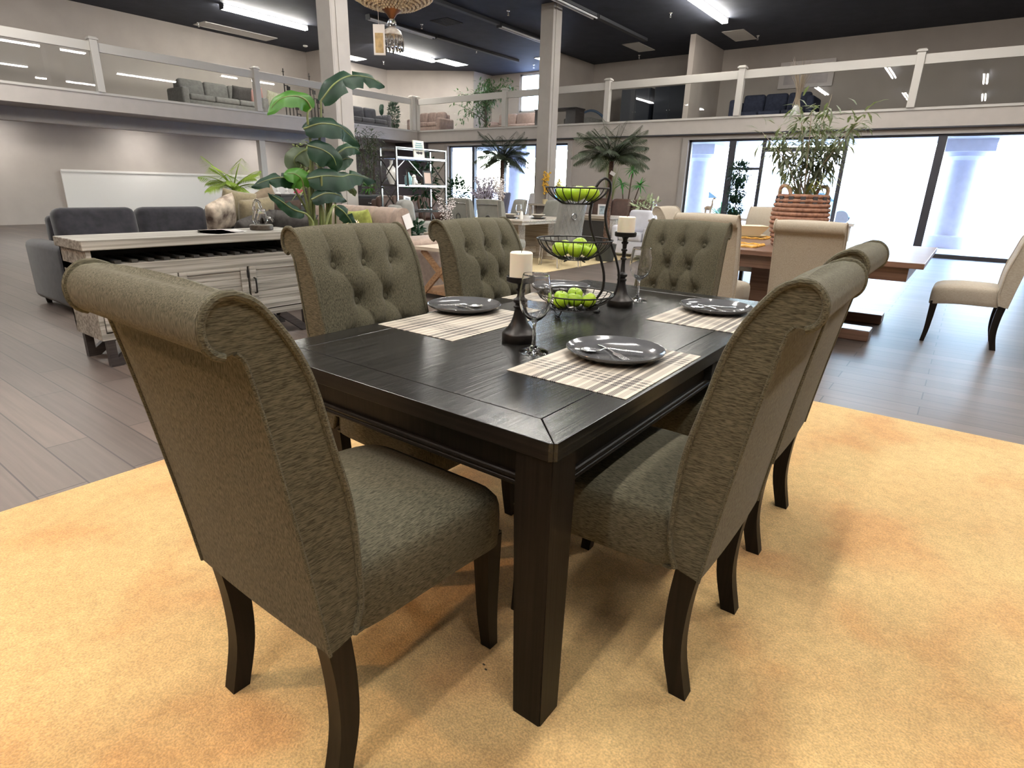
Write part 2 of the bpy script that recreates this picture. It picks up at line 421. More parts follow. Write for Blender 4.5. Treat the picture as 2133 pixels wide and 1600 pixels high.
# ground-floor front wall with its openings
W1 = (-14.92, -11.06); W2 = (-10.62, -10.05); W3 = (-6.32, 1.2); WT = 2.53
b = B()
xs = [-19.62, W1[0], W1[1], W2[0], W2[1], W3[0], W3[1], 6.8]
for i in (0, 2, 4, 6): b.box(xs[i], xs[i+1], YF+.1, YF+.3, 0, DZ0)
for w in (W1, W2, W3): b.box(w[0], w[1], YF+.1, YF+.3, WT, DZ0)
struct('wall_front', b, M['wall'])
# raised moulding round the openings
b = B()
for w in (W1, W2, W3):
    b.box(w[0]-.16, w[0], YF+.05, YF+.1, 0, WT+.05); b.box(w[1], w[1]+.16, YF+.05, YF+.1, 0, WT+.05); b.box(w[0], w[1], YF+.05, YF+.1, WT, WT+.05)
struct('trim_1', b, M['trim'])
def window(n, w, mull, bars):
    b = B(); y0, y1 = YF+.14, YF+.24
    b.box(w[0], w[0]+.06, y0, y1, 0, WT); b.box(w[1]-.06, w[1], y0, y1, 0, WT); b.box(w[0], w[1], y0, y1, WT-.05, WT); b.box(w[0], w[1], y0, y1, 0, .08)
    for x, wd in mull: b.box(x-wd/2, x+wd/2, y0-.04, y1, .08, WT-.05)
    for x0, x1, z, h in bars: b.box(x0, x1, y0, y1, z-h/2, z+h/2)
    o = struct('window_%d' % n, b, M['frame_dark'])
    g = B().box(w[0]+.06, w[1]-.06, YF+.185, YF+.195, .08, WT-.05).build('pane', M['pane'], o, smooth=0)
window(1, W1, [(-13.8, .10), (-11.2, .10), (-12.5, .06)], [])
window(2, W2, [], [])
window(3, W3, [(-5.17, .17), (-4.40, .09), (-2.6, .09), (-.8, .16)], [(-5.1, -4.44, 1.83, .06), (-4.36, -2.64, 2.27, .10)])
# upper floor walls
struct('wall_upper_back', (lambda b: (b.box(-16.75, -15.30, 20.65, 20.9, DZ1, CZ), b.box(-15.30, -13.9, 20.65, 20.9, 5.45, CZ), b.box(-15.30, -13.9, 20.65, 20.9, DZ1, 4.08), b.box(-13.9, 6.8, 20.65, 20.9, DZ1, CZ), b)[-1])(B()), M['wall'])
b = B(); b.box(-15.30, -15.22, 20.7, 20.8, 4.08, 5.45); b.box(-13.98, -13.9, 20.7, 20.8, 4.08, 5.45); b.box(-15.3, -13.9, 20.7, 20.8, 5.38, 5.45); b.box(-15.3, -13.9, 20.7, 20.8, 4.08, 4.14)
o = struct('window_4', b, M['white_panel']); B().box(-15.22, -13.98, 20.745, 20.755, 4.14, 5.38).build('pane', M['pane'], o, smooth=0)
struct('wall_partition', B().box(-12.12, -11.98, 18.35, 20.65, DZ1, CZ), M['wall'])
struct('wall_divider', B().box(-7.46, -7.30, 18.22, 20.65, DZ1, CZ), M['wall'])
struct('wall_corner', B().box(-16.90, -16.70, 19.5, 20.9, DZ1, CZ), M['wall'])
struct('wall_diagonal', B().prism([(-19.64,17.62),(-16.72,19.49),(-16.72,20.9),(-19.64,20.9)], DZ1, CZ, 'z'), M['wall'])
struct('wall_nook', B().box(-19.62, -18.42, 13.95, 14.12, DZ1, CZ), M['wall'])
struct('trim_2', B().box(-18.42, -18.30, 13.92, 14.15, DZ1, CZ), M['white_panel'])
# balcony slabs with painted fascia
struct('slab_far', B().box(XL, 6.8, YF, 20.9, DZ0, DZ1), M['fascia'])
struct('slab_left', B().box(-19.62, XL, -6, 20.9, DZ0, DZ1), M['fascia'])
b = B(); b.box(XL-.06, 6.8, YF-.03, YF+.02, DZ1-.02, DZ1+.03); b.box(XL-.06, XL+.03, -6, YF+.02, DZ1-.02, DZ1+.03)
struct('trim_3', b, M['rail'])
struct('trim_4', B().box(XL+.05, 6.8, YF-.012, YF+.12, DZ0-.03, DZ0-.005), M['frame_dark'])
struct('beam_under_balcony', B().box(-17.75, -17.45, -6, 16.1, 2.38, DZ0), M['trim'])
struct('column_slim', B().box(-17.66, -17.48, 10.56, 10.74, 0, 2.38), M['rail'])
struct('wall_low_panel', (lambda b: (b.box(-19.62, -19.56, 6, 13.2, 0, 1.38), b.box(-19.56, -19.53, 6, 13.2, 1.34, 1.40), b)[-1])(B()), M['white_panel'])
struct('wall_shade_left', B().box(-19.62, -19.5, 13.2, 16.1, 0, DZ0), M['wall_shade'])  # dark facing on the wall, balcony shade put into its colour
struct('wall_shade_end', B().box(-19.5, -15.9, 15.95, 16.09, 0, DZ0-.02), M['wall_shade'])  # dark sheet behind the etagere in place of the shade there
# square columns with a shadow groove on each face
def column(name, x, y, w=.345):
    b = B(); h = w/2
    b.box(x-h, x+h, y-h, y+h, 0, CZ)
    for s in (-1, 1):
        b.box(x-h-.012, x+h+.012, y+s*h-.035, y+s*h+.012*s, 0, CZ) if s < 0 else None
    b.box(x-h-.014, x+h*.55, y-h-.014, y-h, 0, CZ); b.box(x+h, x+h+.014, y-h*.5, y+h, 0, CZ)
    return struct(name, b, M['trim'])
column('column_near', -9.62, 7.46); column('column_far', -9.28, 13.79)

# ---------------------------------------------------------------- railings
def railing(name, label, pts, seams, along):
    t = thing(name, label, 'railing', (0,0,0))
    z0, z1, z2 = DZ1+.03, 3.95, 4.06
    for p in pts:
        x, y = p
        po = B().box(x-.075, x+.075, y-.075, y+.075, z0, 4.10, .006).build('post', M['rail'], t, smooth=0)
        B().box(x-.10, x+.10, y-.10, y+.10, 4.10, 4.135, .008).prism([(x-.08,y-.08),(x+.08,y-.08),(x+.08,y+.08),(x-.08,y+.08)], 4.135, 4.16, 'z', .012).build('post_cap', M['rail'], po, smooth=0)
    for i in range(len(pts)-1):
        a, c = pts[i], pts[i+1]
        b = B()
        if along == 'x': b.box(a[0]+.075, c[0]-.075, YF-.03, YF+.03, z1-.08, z2, .006)
        else: b.box(XL-.03, XL+.03, a[1]+.075, c[1]-.075, z1-.08, z2, .006)
        b.build('top_rail', M['rail'], t, smooth=0)
        cuts = [0] + seams[i] + [1]
        for k in range(len(cuts)-1):
            u0, u1 = cuts[k], cuts[k+1]
            b = B()
            if along == 'x':
                L = c[0]-a[0]-.16; b.box(a[0]+.08+L*u0+.004, a[0]+.08+L*u1-.004, YF-.006, YF+.006, z0, z1-.08)
            else:
                L = c[1]-a[1]-.16; b.box(XL-.006, XL+.006, a[1]+.08+L*u0+.004, a[1]+.08+L*u1-.004, z0, z1-.08)
            b.build('glass_panel', M['glass'], t, smooth=0)
railing('balcony_railing', 'pale railing with clear panels along the far upper floor above the windows', [(XL,YF),(-12.41,YF),(-8.78,YF),(-5.14,YF),(-1.5,YF),(2.2,YF),(6.0,YF)], [[.3,.64],[.6],[.33],[.31],[.5],[.5]], 'x')
railing('balcony_railing', 'pale railing with clear panels along the left upper floor', [(XL,-2),(XL,2.1),(XL,6.1),(XL,9.95),(XL,12.7),(XL,YF-.21)], [[.5],[.5],[.5],[.5],[.5]], 'y')

# ---------------------------------------------------------------- ceiling fittings
def strip(x, y0, y1, on, label, two=True, white=True, near=False):
    t = thing('fluorescent_light', label, 'ceiling light', (x, (y0+y1)/2, CZ), 0, 'strip lights on the dark ceiling')
    L = (y1-y0)/2
    b = B(); b.box(-.06, .06, -L, L, -.07, 0, .004)
    b.build('housing', M['housing_w'] if (white and on) else M['housing'], t, smooth=0)
    for s in ((-1, 1) if two else (0,)):
        b = B(); b.tube([(s*.055, -L+.02, -.105), (s*.055, L-.02, -.105)], .021, 10)
        b.build('tube', (M['tube_near'] if near else M['tube_on']) if on else M['tube_off'], t)
    for e in (-1, 1):
        B().box(-.085, .085, e*L-.012, e*L+.012, -.13, 0).build('end_cap', M['housing'], t, smooth=0)
    return t
strip(-16.4, 9.25, 11.75, True, 'lit strip light over the left balcony sofa, nearest the left photo edge')
strip(-16.4, 14.45, 16.95, True, 'lit strip light seen just below the hanging crystal chandelier')
strip(-13.9, 11.9, 14.4, False, 'unlit strip light passing behind the chandelier crystal drops')
strip(-11.38, 14.35, 16.7, False, 'unlit strip light whose end disappears behind the middle column')
strip(-6.1, 14.55, 17.05, True, 'lit strip light at top right, near the divider wall')
strip(-8.75, 12.6, 15.0, False, 'unlit strip light at the top edge, right of the middle column')
k = 0
for x, y in ((-12.6, -1.5), (-6.1, 7.2), (-6.1, 1.2), (-3.3, 4.4), (-.6, 7.0), (-.6, 1.6), (-3.3, -1.8), (1.8, 4.2), (-.6, -3.4), (1.8, -1.2), (2.4, 10.5), (-2.4, 12.0), (-13.9, 2.0)):
    k += 1
    strip(x, y, y+2.44, True, 'lit strip light out of frame, ' + ['over the floor far left of the sideboard','in the row over the grey dining set','in the row over the aisle, near end','just beyond the black table','beyond the cream chairs','straight above the right hand chairs','behind the camera, left row','right of the black table','behind the camera, middle row','behind the camera, right row','over the far right floor','before the right window','over the left balcony edge'][k-1], near=True)
for i, (y, lb) in enumerate(((4.5,'nearest the left photo edge'),(8.0,'behind the slim column, left'),(11.5,'behind the slim column, right'),(14.6,'in the dark corner'))):
    t = thing('soffit_light', 'square downlight under the left balcony ceiling, '+lb, 'ceiling light', (-18.7, y, DZ0), 0, 'downlights under the balcony')
    B().box(-.28,.28,-.28,.28,-.012,-.002).build('diffuser', M['panel_on'], t, smooth=0)
    b = B(); b.box(-.31,-.28,-.31,.31,-.02,0); b.box(.28,.31,-.31,.31,-.02,0); b.box(-.28,.28,-.31,-.28,-.02,0); b.box(-.28,.28,.28,.31,-.02,0); b.build('frame', M['panel_off'], t, smooth=0)
# long dark mounting channels
for i, (x, y0, y1, lb) in enumerate(((-13.9, 14.5, 18.6, 'continuing past the chandelier light'), (-11.38, 8.0, 14.3, 'running up to the unlit strip by the middle column'), (-8.75, 15.1, 18.0, 'right of the middle column'))):
    tag(B().box(x-.07, x+.07, y0, y1, CZ-.08, CZ-.002, .004).build('mounting_channel', M['housing'], smooth=0), 'dark mounting channel on the ceiling ' + lb, 'channel', 'dark ceiling channels')
def panel(x0, x1, y0, y1, m, nm, lb, cat, g=None):
    t = thing(nm, lb, cat, ((x0+x1)/2, (y0+y1)/2, CZ), 0, g); w, d = (x1-x0)/2, (y1-y0)/2
    B().box(-w+.02, w-.02, -d+.02, d-.02, -.014, -.003).build('diffuser', m, t, smooth=0)
    b = B(); b.box(-w, -w+.02, -d, d, -.02, 0); b.box(w-.02, w, -d, d, -.02, 0); b.box(-w, w, -d, -d+.02, -.02, 0); b.box(-w, w, d-.02, d, -.02, 0)
    b.build('frame', M['panel_off'], t, smooth=0)
panel(-16.62, -16.0, 17.15, 18.4, M['panel_on'], 'ceiling_panel_light', 'lit square panel light right of the bright strip by the chandelier', 'ceiling light', 'panel lights')
panel(-19.2, -18.58, 14.6, 15.8, M['panel_on'], 'ceiling_panel_light', 'lit panel light peeking past the big left column', 'ceiling light', 'panel lights')
panel(-13.2, -12.6, 18.6, 19.8, M['panel_on'], 'ceiling_panel_light', 'small lit panel light just left of the middle column above the upper window', 'ceiling light', 'panel lights')
panel(-6.62, -6.02, 18.35, 19.6, M['panel_off'], 'ceiling_panel_light', 'pale unlit ceiling panel right of the divider wall', 'ceiling panel', 'panel lights')
panel(-9.68, -9.12, 18.3, 19.5, M['panel_off'], 'ceiling_panel_light', 'pale unlit ceiling panel left of the divider wall', 'ceiling panel', 'panel lights')
panel(-19.2, -18.55, 9.9, 12.2, M['panel_off'], 'ceiling_panel_light', 'pale unlit ceiling panel over the left balcony sofa', 'ceiling panel', 'panel lights')
b = B(); b.box(-.32, .32, -.32, .32, -.015, 0)
for i in range(7): b.box(-.28+i*.08, -.24+i*.08, -.28, .28, -.022, -.015)
tag(b.build('ceiling_vent', mat('dark_vent', (.03,.03,.032), .7), smooth=0, loc=(-12.6, 13.55, CZ)), 'dark square air vent in the ceiling left of the middle column', 'vent')
def sprinkler(x, y, lb):
    t = thing('fire_sprinkler', lb, 'sprinkler', (x, y, CZ), 0, 'fire sprinklers')
    B().lathe([(0,0),(.045,0),(.04,-.012),(.015,-.02),(.012,-.05),(0,-.05)], 12).build('escutcheon', M['steel'], t)
    B().tube([(0,0,-.05),(.022,0,-.07),(0,0,-.1)], .006, 6).tube([(0,0,-.05),(-.022,0,-.07),(0,0,-.1)], .006, 6).lathe([(0,-.1),(.03,-.102),(.03,-.106),(0,-.106)], 10).build('deflector', M['steel'], t)
for x, y, lb in ((-18.9,9.9,'sprinkler head by the pale panel over the left balcony'),(-10.5,13.6,'sprinkler head left of the middle column top'),(-13.4,13.4,'sprinkler head below the unlit chandelier side strip'),(-14.1,16.6,'sprinkler head right of the lit panel light'),(-18.4,16.4,'sprinkler head left below the chandelier drops'),(-13.9,19.6,'sprinkler head above the bright upper window'),(-7.1,15.9,'sprinkler head left of the top right lit strip'),(-5.9,19.3,'sprinkler head below the pale panel right of the divider'),(-9.9,20.0,'sprinkler head below the pale panel left of the divider')):
    sprinkler(x, y, lb)
b = B(); b.lathe([(0,0),(.075,0),(.075,-.03),(.05,-.045),(0,-.045)], 20)
tag(b.build('smoke_detector', M['pot_white'], loc=(-18.7, 13.3, CZ)), 'round white smoke detector near the big left column', 'smoke detector')

# ---------------------------------------------------------------- outside the windows
M['conc'] = mat('pale_concrete', (.62,.62,.64), .9, nscale=3, namt=.06)
M['stucco'] = mat('pale_stucco', (.66,.64,.72), .9, nscale=6, namt=.05)
struct('ground_outside', B().box(-90, 60, 16.3, 110, -.2, -.02), M['conc'])
def porch_column(x, y, lb):
    t = thing('porch_column', lb, 'column', (x, y, -.02), 0, 'porch columns outside')
    B().lathe([(0,0),(.5,0),(.5,.3),(.38,.34),(.33,2.2),(0,2.2)], 32).build('shaft', M['stucco'], t)
    B().lathe([(0,2.2),(.34,2.2),(.40,2.28),(.46,2.3),(.46,2.40),(0,2.40)], 32).box(-.58,.58,-.58,.58,2.40,2.69).build('capital', M['stucco'], t)
porch_column(-7.4, 20.1, 'round pale blue column outside the right window')
porch_column(-14.9, 20.1, 'round porch column outside behind the left window palm')
porch_column(-.4, 20.1, 'round porch column outside beyond the right photo edge')
def car(x, y, rz, m, lb):
    t = thing('car', lb, 'car', (x, y, -.02), rz, 'cars parked outside')
    prof = [(-2.1,.35),(-2.15,.7),(-1.95,.85),(-1.45,.92),(-.75,1.38),(.55,1.42),(1.25,1.0),(2.0,.88),(2.15,.6),(2.1,.35)]
    B().prism(prof, -.82, .82, 'y', .08).build('body', m, t, smooth=40)
    B().prism([(-1.2,.98),(-.72,1.33),(.5,1.36),(1.05,1.0)], -.83, .83, 'y').build('windows', mat('car_glass', (.03,.05,.06), .1), t, smooth=0)
    for sx in (-1.35, 1.35):
        for sy in (-1, 1):
            old = B(); old.T = Matrix.Translation((sx, sy*.74, .32)) @ Matrix.Rotation(PI/2, 4, 'X'); old.lathe([(0,-.1),(.3,-.1),(.32,-.06),(.32,.06),(.3,.1),(0,.1)], 20); old.build('wheel', mat('tyre', (.02,.02,.02), .8), t)
car(-15.2, 25.5, .2, mat('blue_car_paint', (.10,.30,.62), .25, coat=.5), 'blue car parked outside behind the left window')
car(-10.8, 30, 0, mat('white_car_paint', (.75,.77,.8), .25, coat=.5), 'white car parked outside further back')
car(-6.0, 31, .1, mat('teal_car_paint', (.12,.35,.40), .25, coat=.5), 'teal car parked outside beyond the right window')
M['brick'] = mat('far_stucco', (.7,.55,.5), .9)
t = thing('building', 'pale building with flat roof across the street', 'building', (-16, 70, -.02))
B().box(-18, 22, 0, 8, 0, 5.2).build('wall', M['stucco'], t, smooth=0); B().box(-18.5, 22.5, -.5, 8.5, 5.2, 5.7).build('roof', M['brick'], t, smooth=0)
for i in range(6): B().box(-15+i*6, -12+i*6, -.06, .0, 1, 3.4).build('window', mat('far_glass', (.2,.25,.3), .2), t, smooth=0)
# ================================================================ the black dining table
TX0, TX1, TY0, TY1, TZ = -1.66, -.565, .912, 2.92, .7625
def table():
    t = thing('dining_table', 'long black wood dining table with square legs set for four', 'table', ((TX0+TX1)/2, (TY0+TY1)/2, .012))
    hx, hy, z = (TX1-TX0)/2, (TY1-TY0)/2, TZ-.012
    bw, g, th = .10, .0022, .042
    b = B()
    # field of boards running the length, then four mitred border boards round it
    n = 1; w = (2*hx-2*bw)/n
    for i in range(n):
        b.box(-hx+bw+i*w+(g if i == 0 else .0002), -hx+bw+(i+1)*w-(g if i == n-1 else .0002), -hy+bw+g, hy-bw-g, z-.03, z, .0006, 1)
    for sx in (-1, 1):
        p = [(sx*hx, -hy+g*.3+.012), (sx*hx, hy-g*.3-.012), (sx*(hx-.006), hy-.006-g*.3), (sx*(hx-bw), hy-bw-g), (sx*(hx-bw), -hy+bw+g), (sx*(hx-.006), -hy+.006+g*.3)]
        b.prism(p if sx > 0 else p[::-1], z-th, z, 'z', .0018)
        q = [(-hx+.012+g, sx*hy), (hx-.012-g, sx*hy), (hx-.006-g*.3, sx*(hy-.006)), (hx-bw-g*.9, sx*(hy-bw)), (-hx+bw+g*.9, sx*(hy-bw)), (-hx+.006+g*.3, sx*(hy-.006))]
        b.prism(q if sx < 0 else q[::-1], z-th, z, 'z', .0018)
    top = b.build('table_top', M['table_top'], t, smooth=0)
    top.data.materials.append(M['table_edge'])
    for pl in top.data.polygons:
        if abs(pl.normal.y) > .8: pl.material_index = 1
    B().box(-hx+.02, hx-.02, -hy+.02, hy-.02, z-.040, z-.0305).build('underframe', M['groove'], t, smooth=0)
    for sx in (-1, 1):
        b = B(); x1 = sx*(hx-.035); x0 = sx*(hx-.06)
        b.box(min(x0,x1), max(x0,x1), -hy+.1, hy-.1, z-.125, z-.042)
        b.build('apron', M['table_leg'], t, smooth=0)
        b = B()
        for zz in (z-.117, z-.131): b.tube([(x1+sx*.006, -hy+.095, zz), (x1+sx*.006, hy-.095, zz)], .0075, 10)
        b.box(min(x0, x1+sx*.004), max(x0, x1+sx*.004), -hy+.095, hy-.095, z-.138, z-.11)
        b.build('bead_moulding', M['table_leg'], t)
        b = B(); y1 = sx*(hy-.035); y0 = sx*(hy-.06)
        b.box(-hx+.1, hx-.1, min(y0,y1), max(y0,y1), z-.125, z-.042)
        b.build('apron', M['table_leg'], t, smooth=0)
        b = B()
        for zz in (z-.117, z-.131): b.tube([(-hx+.095, y1+sx*.006, zz), (hx-.095, y1+sx*.006, zz)], .0075, 10)
        b.box(-hx+.095, hx-.095, min(y0, y1+sx*.004), max(y0, y1+sx*.004), z-.138, z-.11)
        b.build('bead_moulding', M['table_leg'], t)
    B().box(hx-.05, hx-.012, -.02, .05, z-.112, z-.043, .002).build('extension_latch', M['groove'], t, smooth=0)
    for sx in (-1, 1):
        for sy in (-1, 1):
            b = B(); cx, cy = sx*(hx-.055), sy*(hy-.055)
            vs = []
            for zz, h in ((0,.041),(z-.14,.0475),(z-.042,.0475)):
                vs.append([b.v((cx+sx*(.0495-h) + a*h, cy+sy*(.0495-h) + c*h, zz)) for a, c in ((-1,-1),(1,-1),(1,1),(-1,1))])
            fs = [b.f(vs[0][::-1]), b.f(vs[2])]
            for i in range(2):
                for k in range(4): b.f([vs[i][k], vs[i][(k+1) % 4], vs[i+1][(k+1) % 4], vs[i+1][k]])
            es = [e for e in b.bm.edges if abs(e.verts[0].co.z-e.verts[1].co.z) > .05]
            bmesh.ops.bevel(b.bm, geom=es, offset=.003, segments=2, affect='EDGES')
            b.build('leg', M['table_leg'], t, smooth=0)
    return t
table()

# ================================================================ rolled-back dining chair, facing +y
FRONT = [(-.012,.385),(.008,.45),(.008,.534),(.0,.67),(-.03,.805),(-.057,.923),(-.085,.99),(-.117,1.04),(-.143,1.070),(-.172,1.084)]
ROLL = [(-.195,1.082),(-.214,1.067),(-.223,1.045),(-.221,1.020),(-.210,1.003),(-.196,.996)]
REAR = [(-.176,1.0),(-.164,.985),(-.156,.95),(-.143,.88),(-.123,.76),(-.103,.63),(-.083,.49),(-.068,.372)]
BW = .245
FR = [p[1:] for p in spline([(0,)+p for p in FRONT], 4)]
RO = [p[1:] for p in spline([(0,)+p for p in [FRONT[-1]]+ROLL], 3)][1:]
RE = [p[1:] for p in spline([(0,)+p for p in REAR], 3)]
BUT = [(x, z) for z, xs in ((.965,(-.135,0,.135)),(.83,(-.068,.068)),(.70,(-.135,0,.135)),(.575,(-.068,.068))) for x in xs]
PLEAT = []
for i, (x, z) in enumerate(BUT):
    for (x2, z2) in BUT:
        if z-z2 > .08 and z-z2 < .16 and abs(x-x2) < .08: PLEAT.append((x, z, x2, z2))
    if z > .95: PLEAT.append((x, z, x*1.02, 1.075))
def seg_d(px, pz, s):
    ax, az, bx, bz = s; dx, dz = bx-ax, bz-az
    t = max(0, min(1, ((px-ax)*dx+(pz-az)*dz)/(dx*dx+dz*dz)))
    return math.hypot(px-ax-dx*t, pz-az-dz*t)
def tuft(x, z):
    d = min(math.hypot(x-a, z-c) for a, c in BUT)
    v = -.030*math.exp(-(d/.030)**2) - .006*math.exp(-(d/.07)**2)
    pd = min(seg_d(x, z, s) for s in PLEAT)
    v -= .0075*math.exp(-(pd/.0075)**2)
    v += .0045*min(1, pd/.05)
    fade = min(1, max(0, (BW-.012-abs(x))/.035)) * min(1, max(0, (z-.50)/.05)) * min(1, max(0, (1.085-z)/.04))
    return v*fade
def make_chair(name, label, cat, fab, tufted, legm, group=None, buttons=True):
    t = thing(name, label, cat, (0,0,0), 0, group)
    # backrest: tufted front, roll, plain rear, boxing on the sides
    b = B(); nx = 61 if tufted else 9
    def nrm(i):
        a = FR[max(0, i-1)]; c = FR[min(len(FR)-1, i+1)]; d = (c[0]-a[0], c[1]-a[1]); L = math.hypot(*d); return (d[1]/L, -d[0]/L)
    fr = FR
    if tufted:
        fr = [lerp_prof(FR, i/84) for i in range(85)]
    FN = []
    for i in range(len(fr)):
        a = fr[max(0, i-1)]; c = fr[min(len(fr)-1, i+1)]; d = (c[0]-a[0], c[1]-a[1]); L = math.hypot(*d); FN.append((d[1]/L, -d[0]/L))
    rows = []
    for i, (y, z) in enumerate(fr):
        r = []
        for j in range(nx):
            x = -BW+2*BW*j/(nx-1)
            dd = tuft(x, z) if tufted else 0
            dd += .010*max(0, 1-(x/BW)**2) if z > .5 else 0
            r.append(b.v((x, y+FN[i][0]*dd, z+FN[i][1]*dd)))
        rows.append(r)
    for (y, z) in RO + RE:
        rows.append([b.v((-BW+2*BW*j/(nx-1), y-(.006*(1-((-1+2*j/(nx-1))**2)) if z < .95 else 0), z)) for j in range(nx)])
    n = len(rows)
    for i in range(n):
        a, c = rows[i], rows[(i+1) % n]
        for j in range(nx-1): b.f([a[j], a[j+1], c[j+1], c[j]])
    for j in (0, nx-1):
        b.f([rows[i][j] for i in range(n)])
    back = b.build('backrest', fab, t, smooth=40)
    for s in (-1, 1):
        b = B(); x = s*(BW+.001)
        b.tube([(x, y+.002, z+.001) for y, z in FR+RO], .0074, 8)
        b.build('piping', fab, t)
        b = B(); b.tube([(x, y-.001, z) for y, z in RE], .0042, 6); b.build('rear_seam', fab, t)
    if tufted and buttons:
        for (x, z) in BUT:
            if z < .6: continue
            i = min(range(len(fr)), key=lambda k: abs(fr[k][1]-z)); y = fr[i][0]; dd = tuft(x, z)+.010*max(0, 1-(x/BW)**2)+.004
            bb = B(); bb.ball((0,0,0), .0145, 12, 6, (1,.6,1)); o = bb.build('button', fab, back, loc=(x, y+FN[i][0]*dd, z+FN[i][1]*dd)); o.rotation_euler = (math.atan2(.2, 1), 0, 0)
    # seat: crowned cushion over a deep boxed rail
    def seat_pt(u, v):
        # u round the outline, v from the underside up over the edge to the crown
        a = 2*PI*u; ca, sa = math.cos(a), math.sin(a); k = 9.0
        q = (abs(ca)**k+abs(sa)**k)**(-1/k)
        sx, sy = q*ca, q*sa
        steps = [(.99,.370),(1,.374),(1.003,.41),(1.004,.455),(.998,.484),(.978,.506),(.935,.520),(.8,.531),(.5,.540),(0,.544)]
        f = v*(len(steps)-1); i = min(int(f), len(steps)-2); m = f-i
        sc = steps[i][0]*(1-m)+steps[i+1][0]*m; z = steps[i][1]*(1-m)+steps[i+1][1]*m
        w = .255 - .012*max(0, -sy)
        return (w*sx*sc, .235+.255*sy*sc - .004, z - .022*max(0, (sy*sc+.1))**2 )
    b = B(); b.grid(seat_pt, 64, 10, wrapu=True); b.box(-.24,.24,0,.475,.373,.38)
    bmesh.ops.remove_doubles(b.bm, verts=b.bm.verts, dist=.0004)
    b.build('seat', fab, t, smooth=60)
    # sabre legs
    for s in (-1, 1):
        b = B(); path = spline([(s*.205,-.035,.39),(s*.205,-.022,.26),(s*.205,-.024,.13),(s*.205,-.052,.0)], 4)
        hw = [.028-.006*i/(len(path)-1) for i in range(len(path))]
        R_ = []
        for p, h in zip(path, hw):
            R_.append([b.v((p.x+a*.021, p.y+c*h, p.z)) for a, c in ((-1,-1),(1,-1),(1,1),(-1,1))])
        b.f(R_[0]); b.f(R_[-1][::-1])
        for i in range(len(R_)-1):
            for k in range(4): b.f([R_[i][k], R_[i][(k+1) % 4], R_[i+1][(k+1) % 4], R_[i+1][k]])
        b.build('leg', legm, t, smooth=30)
        b = B(); path = spline([(s*.215,.445,.375),(s*.214,.448,.25),(s*.213,.452,.12),(s*.211,.466,.0)], 4)
        R_ = []
        for i, p in enumerate(path):
            h = .0275-.011*i/(len(path)-1); R_.append([b.v((p.x+a*h, p.y+c*h, p.z)) for a, c in ((-1,-1),(1,-1),(1,1),(-1,1))])
        b.f(R_[0]); b.f(R_[-1][::-1])
        for i in range(len(R_)-1):
            for k in range(4): b.f([R_[i][k], R_[i][(k+1) % 4], R_[i+1][(k+1) % 4], R_[i+1][k]])
        b.build('leg', legm, t, smooth=30)
    return t
G6 = 'grey tufted chairs round the black table'
CF = .012
ch = make_chair('dining_chair', 'olive grey upholstered chair at near left, its back and whole left seat toward the viewer', 'chair', M['chenille'], True, M['espresso'], G6)
ch.location = (-1.05, .59, CF)
dup(ch, (-.395, 1.437, CF), PI/2, 'olive grey upholstered chair at near right, tucked beside the table corner leg', G6)
dup(ch, (-.425, 2.22, CF), PI/2, 'olive grey chair behind the near right chair, mostly hidden by it', G6)
dup(ch, (-1.685, 1.447, CF), -PI/2, 'olive grey button tufted chair facing us beside the whitewashed sideboard', G6)
dup(ch, (-1.735, 2.225, CF), -PI/2, 'olive grey button tufted chair facing us between end table and near candle', G6)
o = dup(ch, (-1.325, 3.36, CF), PI, 'dark grey button tufted chair at the far table end before a cream chair', G6); o.scale = (.96,.97,.985)

# ================================================================ place settings
def placemat(x0, y0, w, l, label, rz=0):
    b = B(); b.box(-w/2, w/2, -l/2, l/2, 0, .002, .0008, 1)
    o = b.build('placemat', M['plaid'], smooth=0, loc=(x0+w/2, y0+l/2, TZ+.0003), rot=(0,0,rz)); return tag(o, label, 'placemat', 'plaid placemats')
placemat(-.945, 1.249, .368, .515, 'plaid placemat nearest the viewer, by the table corner')
placemat(-.943, 2.158, .372, .515, 'plaid placemat at the far right under the grey plate')
placemat(-1.638, 1.382, .366, .53, 'plaid placemat at near left before the tufted chair')
placemat(-1.648, 2.125, .366, .52, 'plaid placemat at far left, behind the fruit basket')
PR = .150
def plate(x, y, label):
    b = B()
    b.lathe([(0,.006),(.085,.006),(.115,.010),(.140,.019),(.1475,.0265),(.1500,.0275),(.1508,.026),(.147,.020),(.125,.008),(.09,.0),(.06,.0),(.058,.003),(0,.003)], 64)
    o = b.build('plate', M['plate'], smooth=60, loc=(x, y, TZ+.0025)); return tag(o, label, 'plate', 'grey dinner plates')
SPOON = None
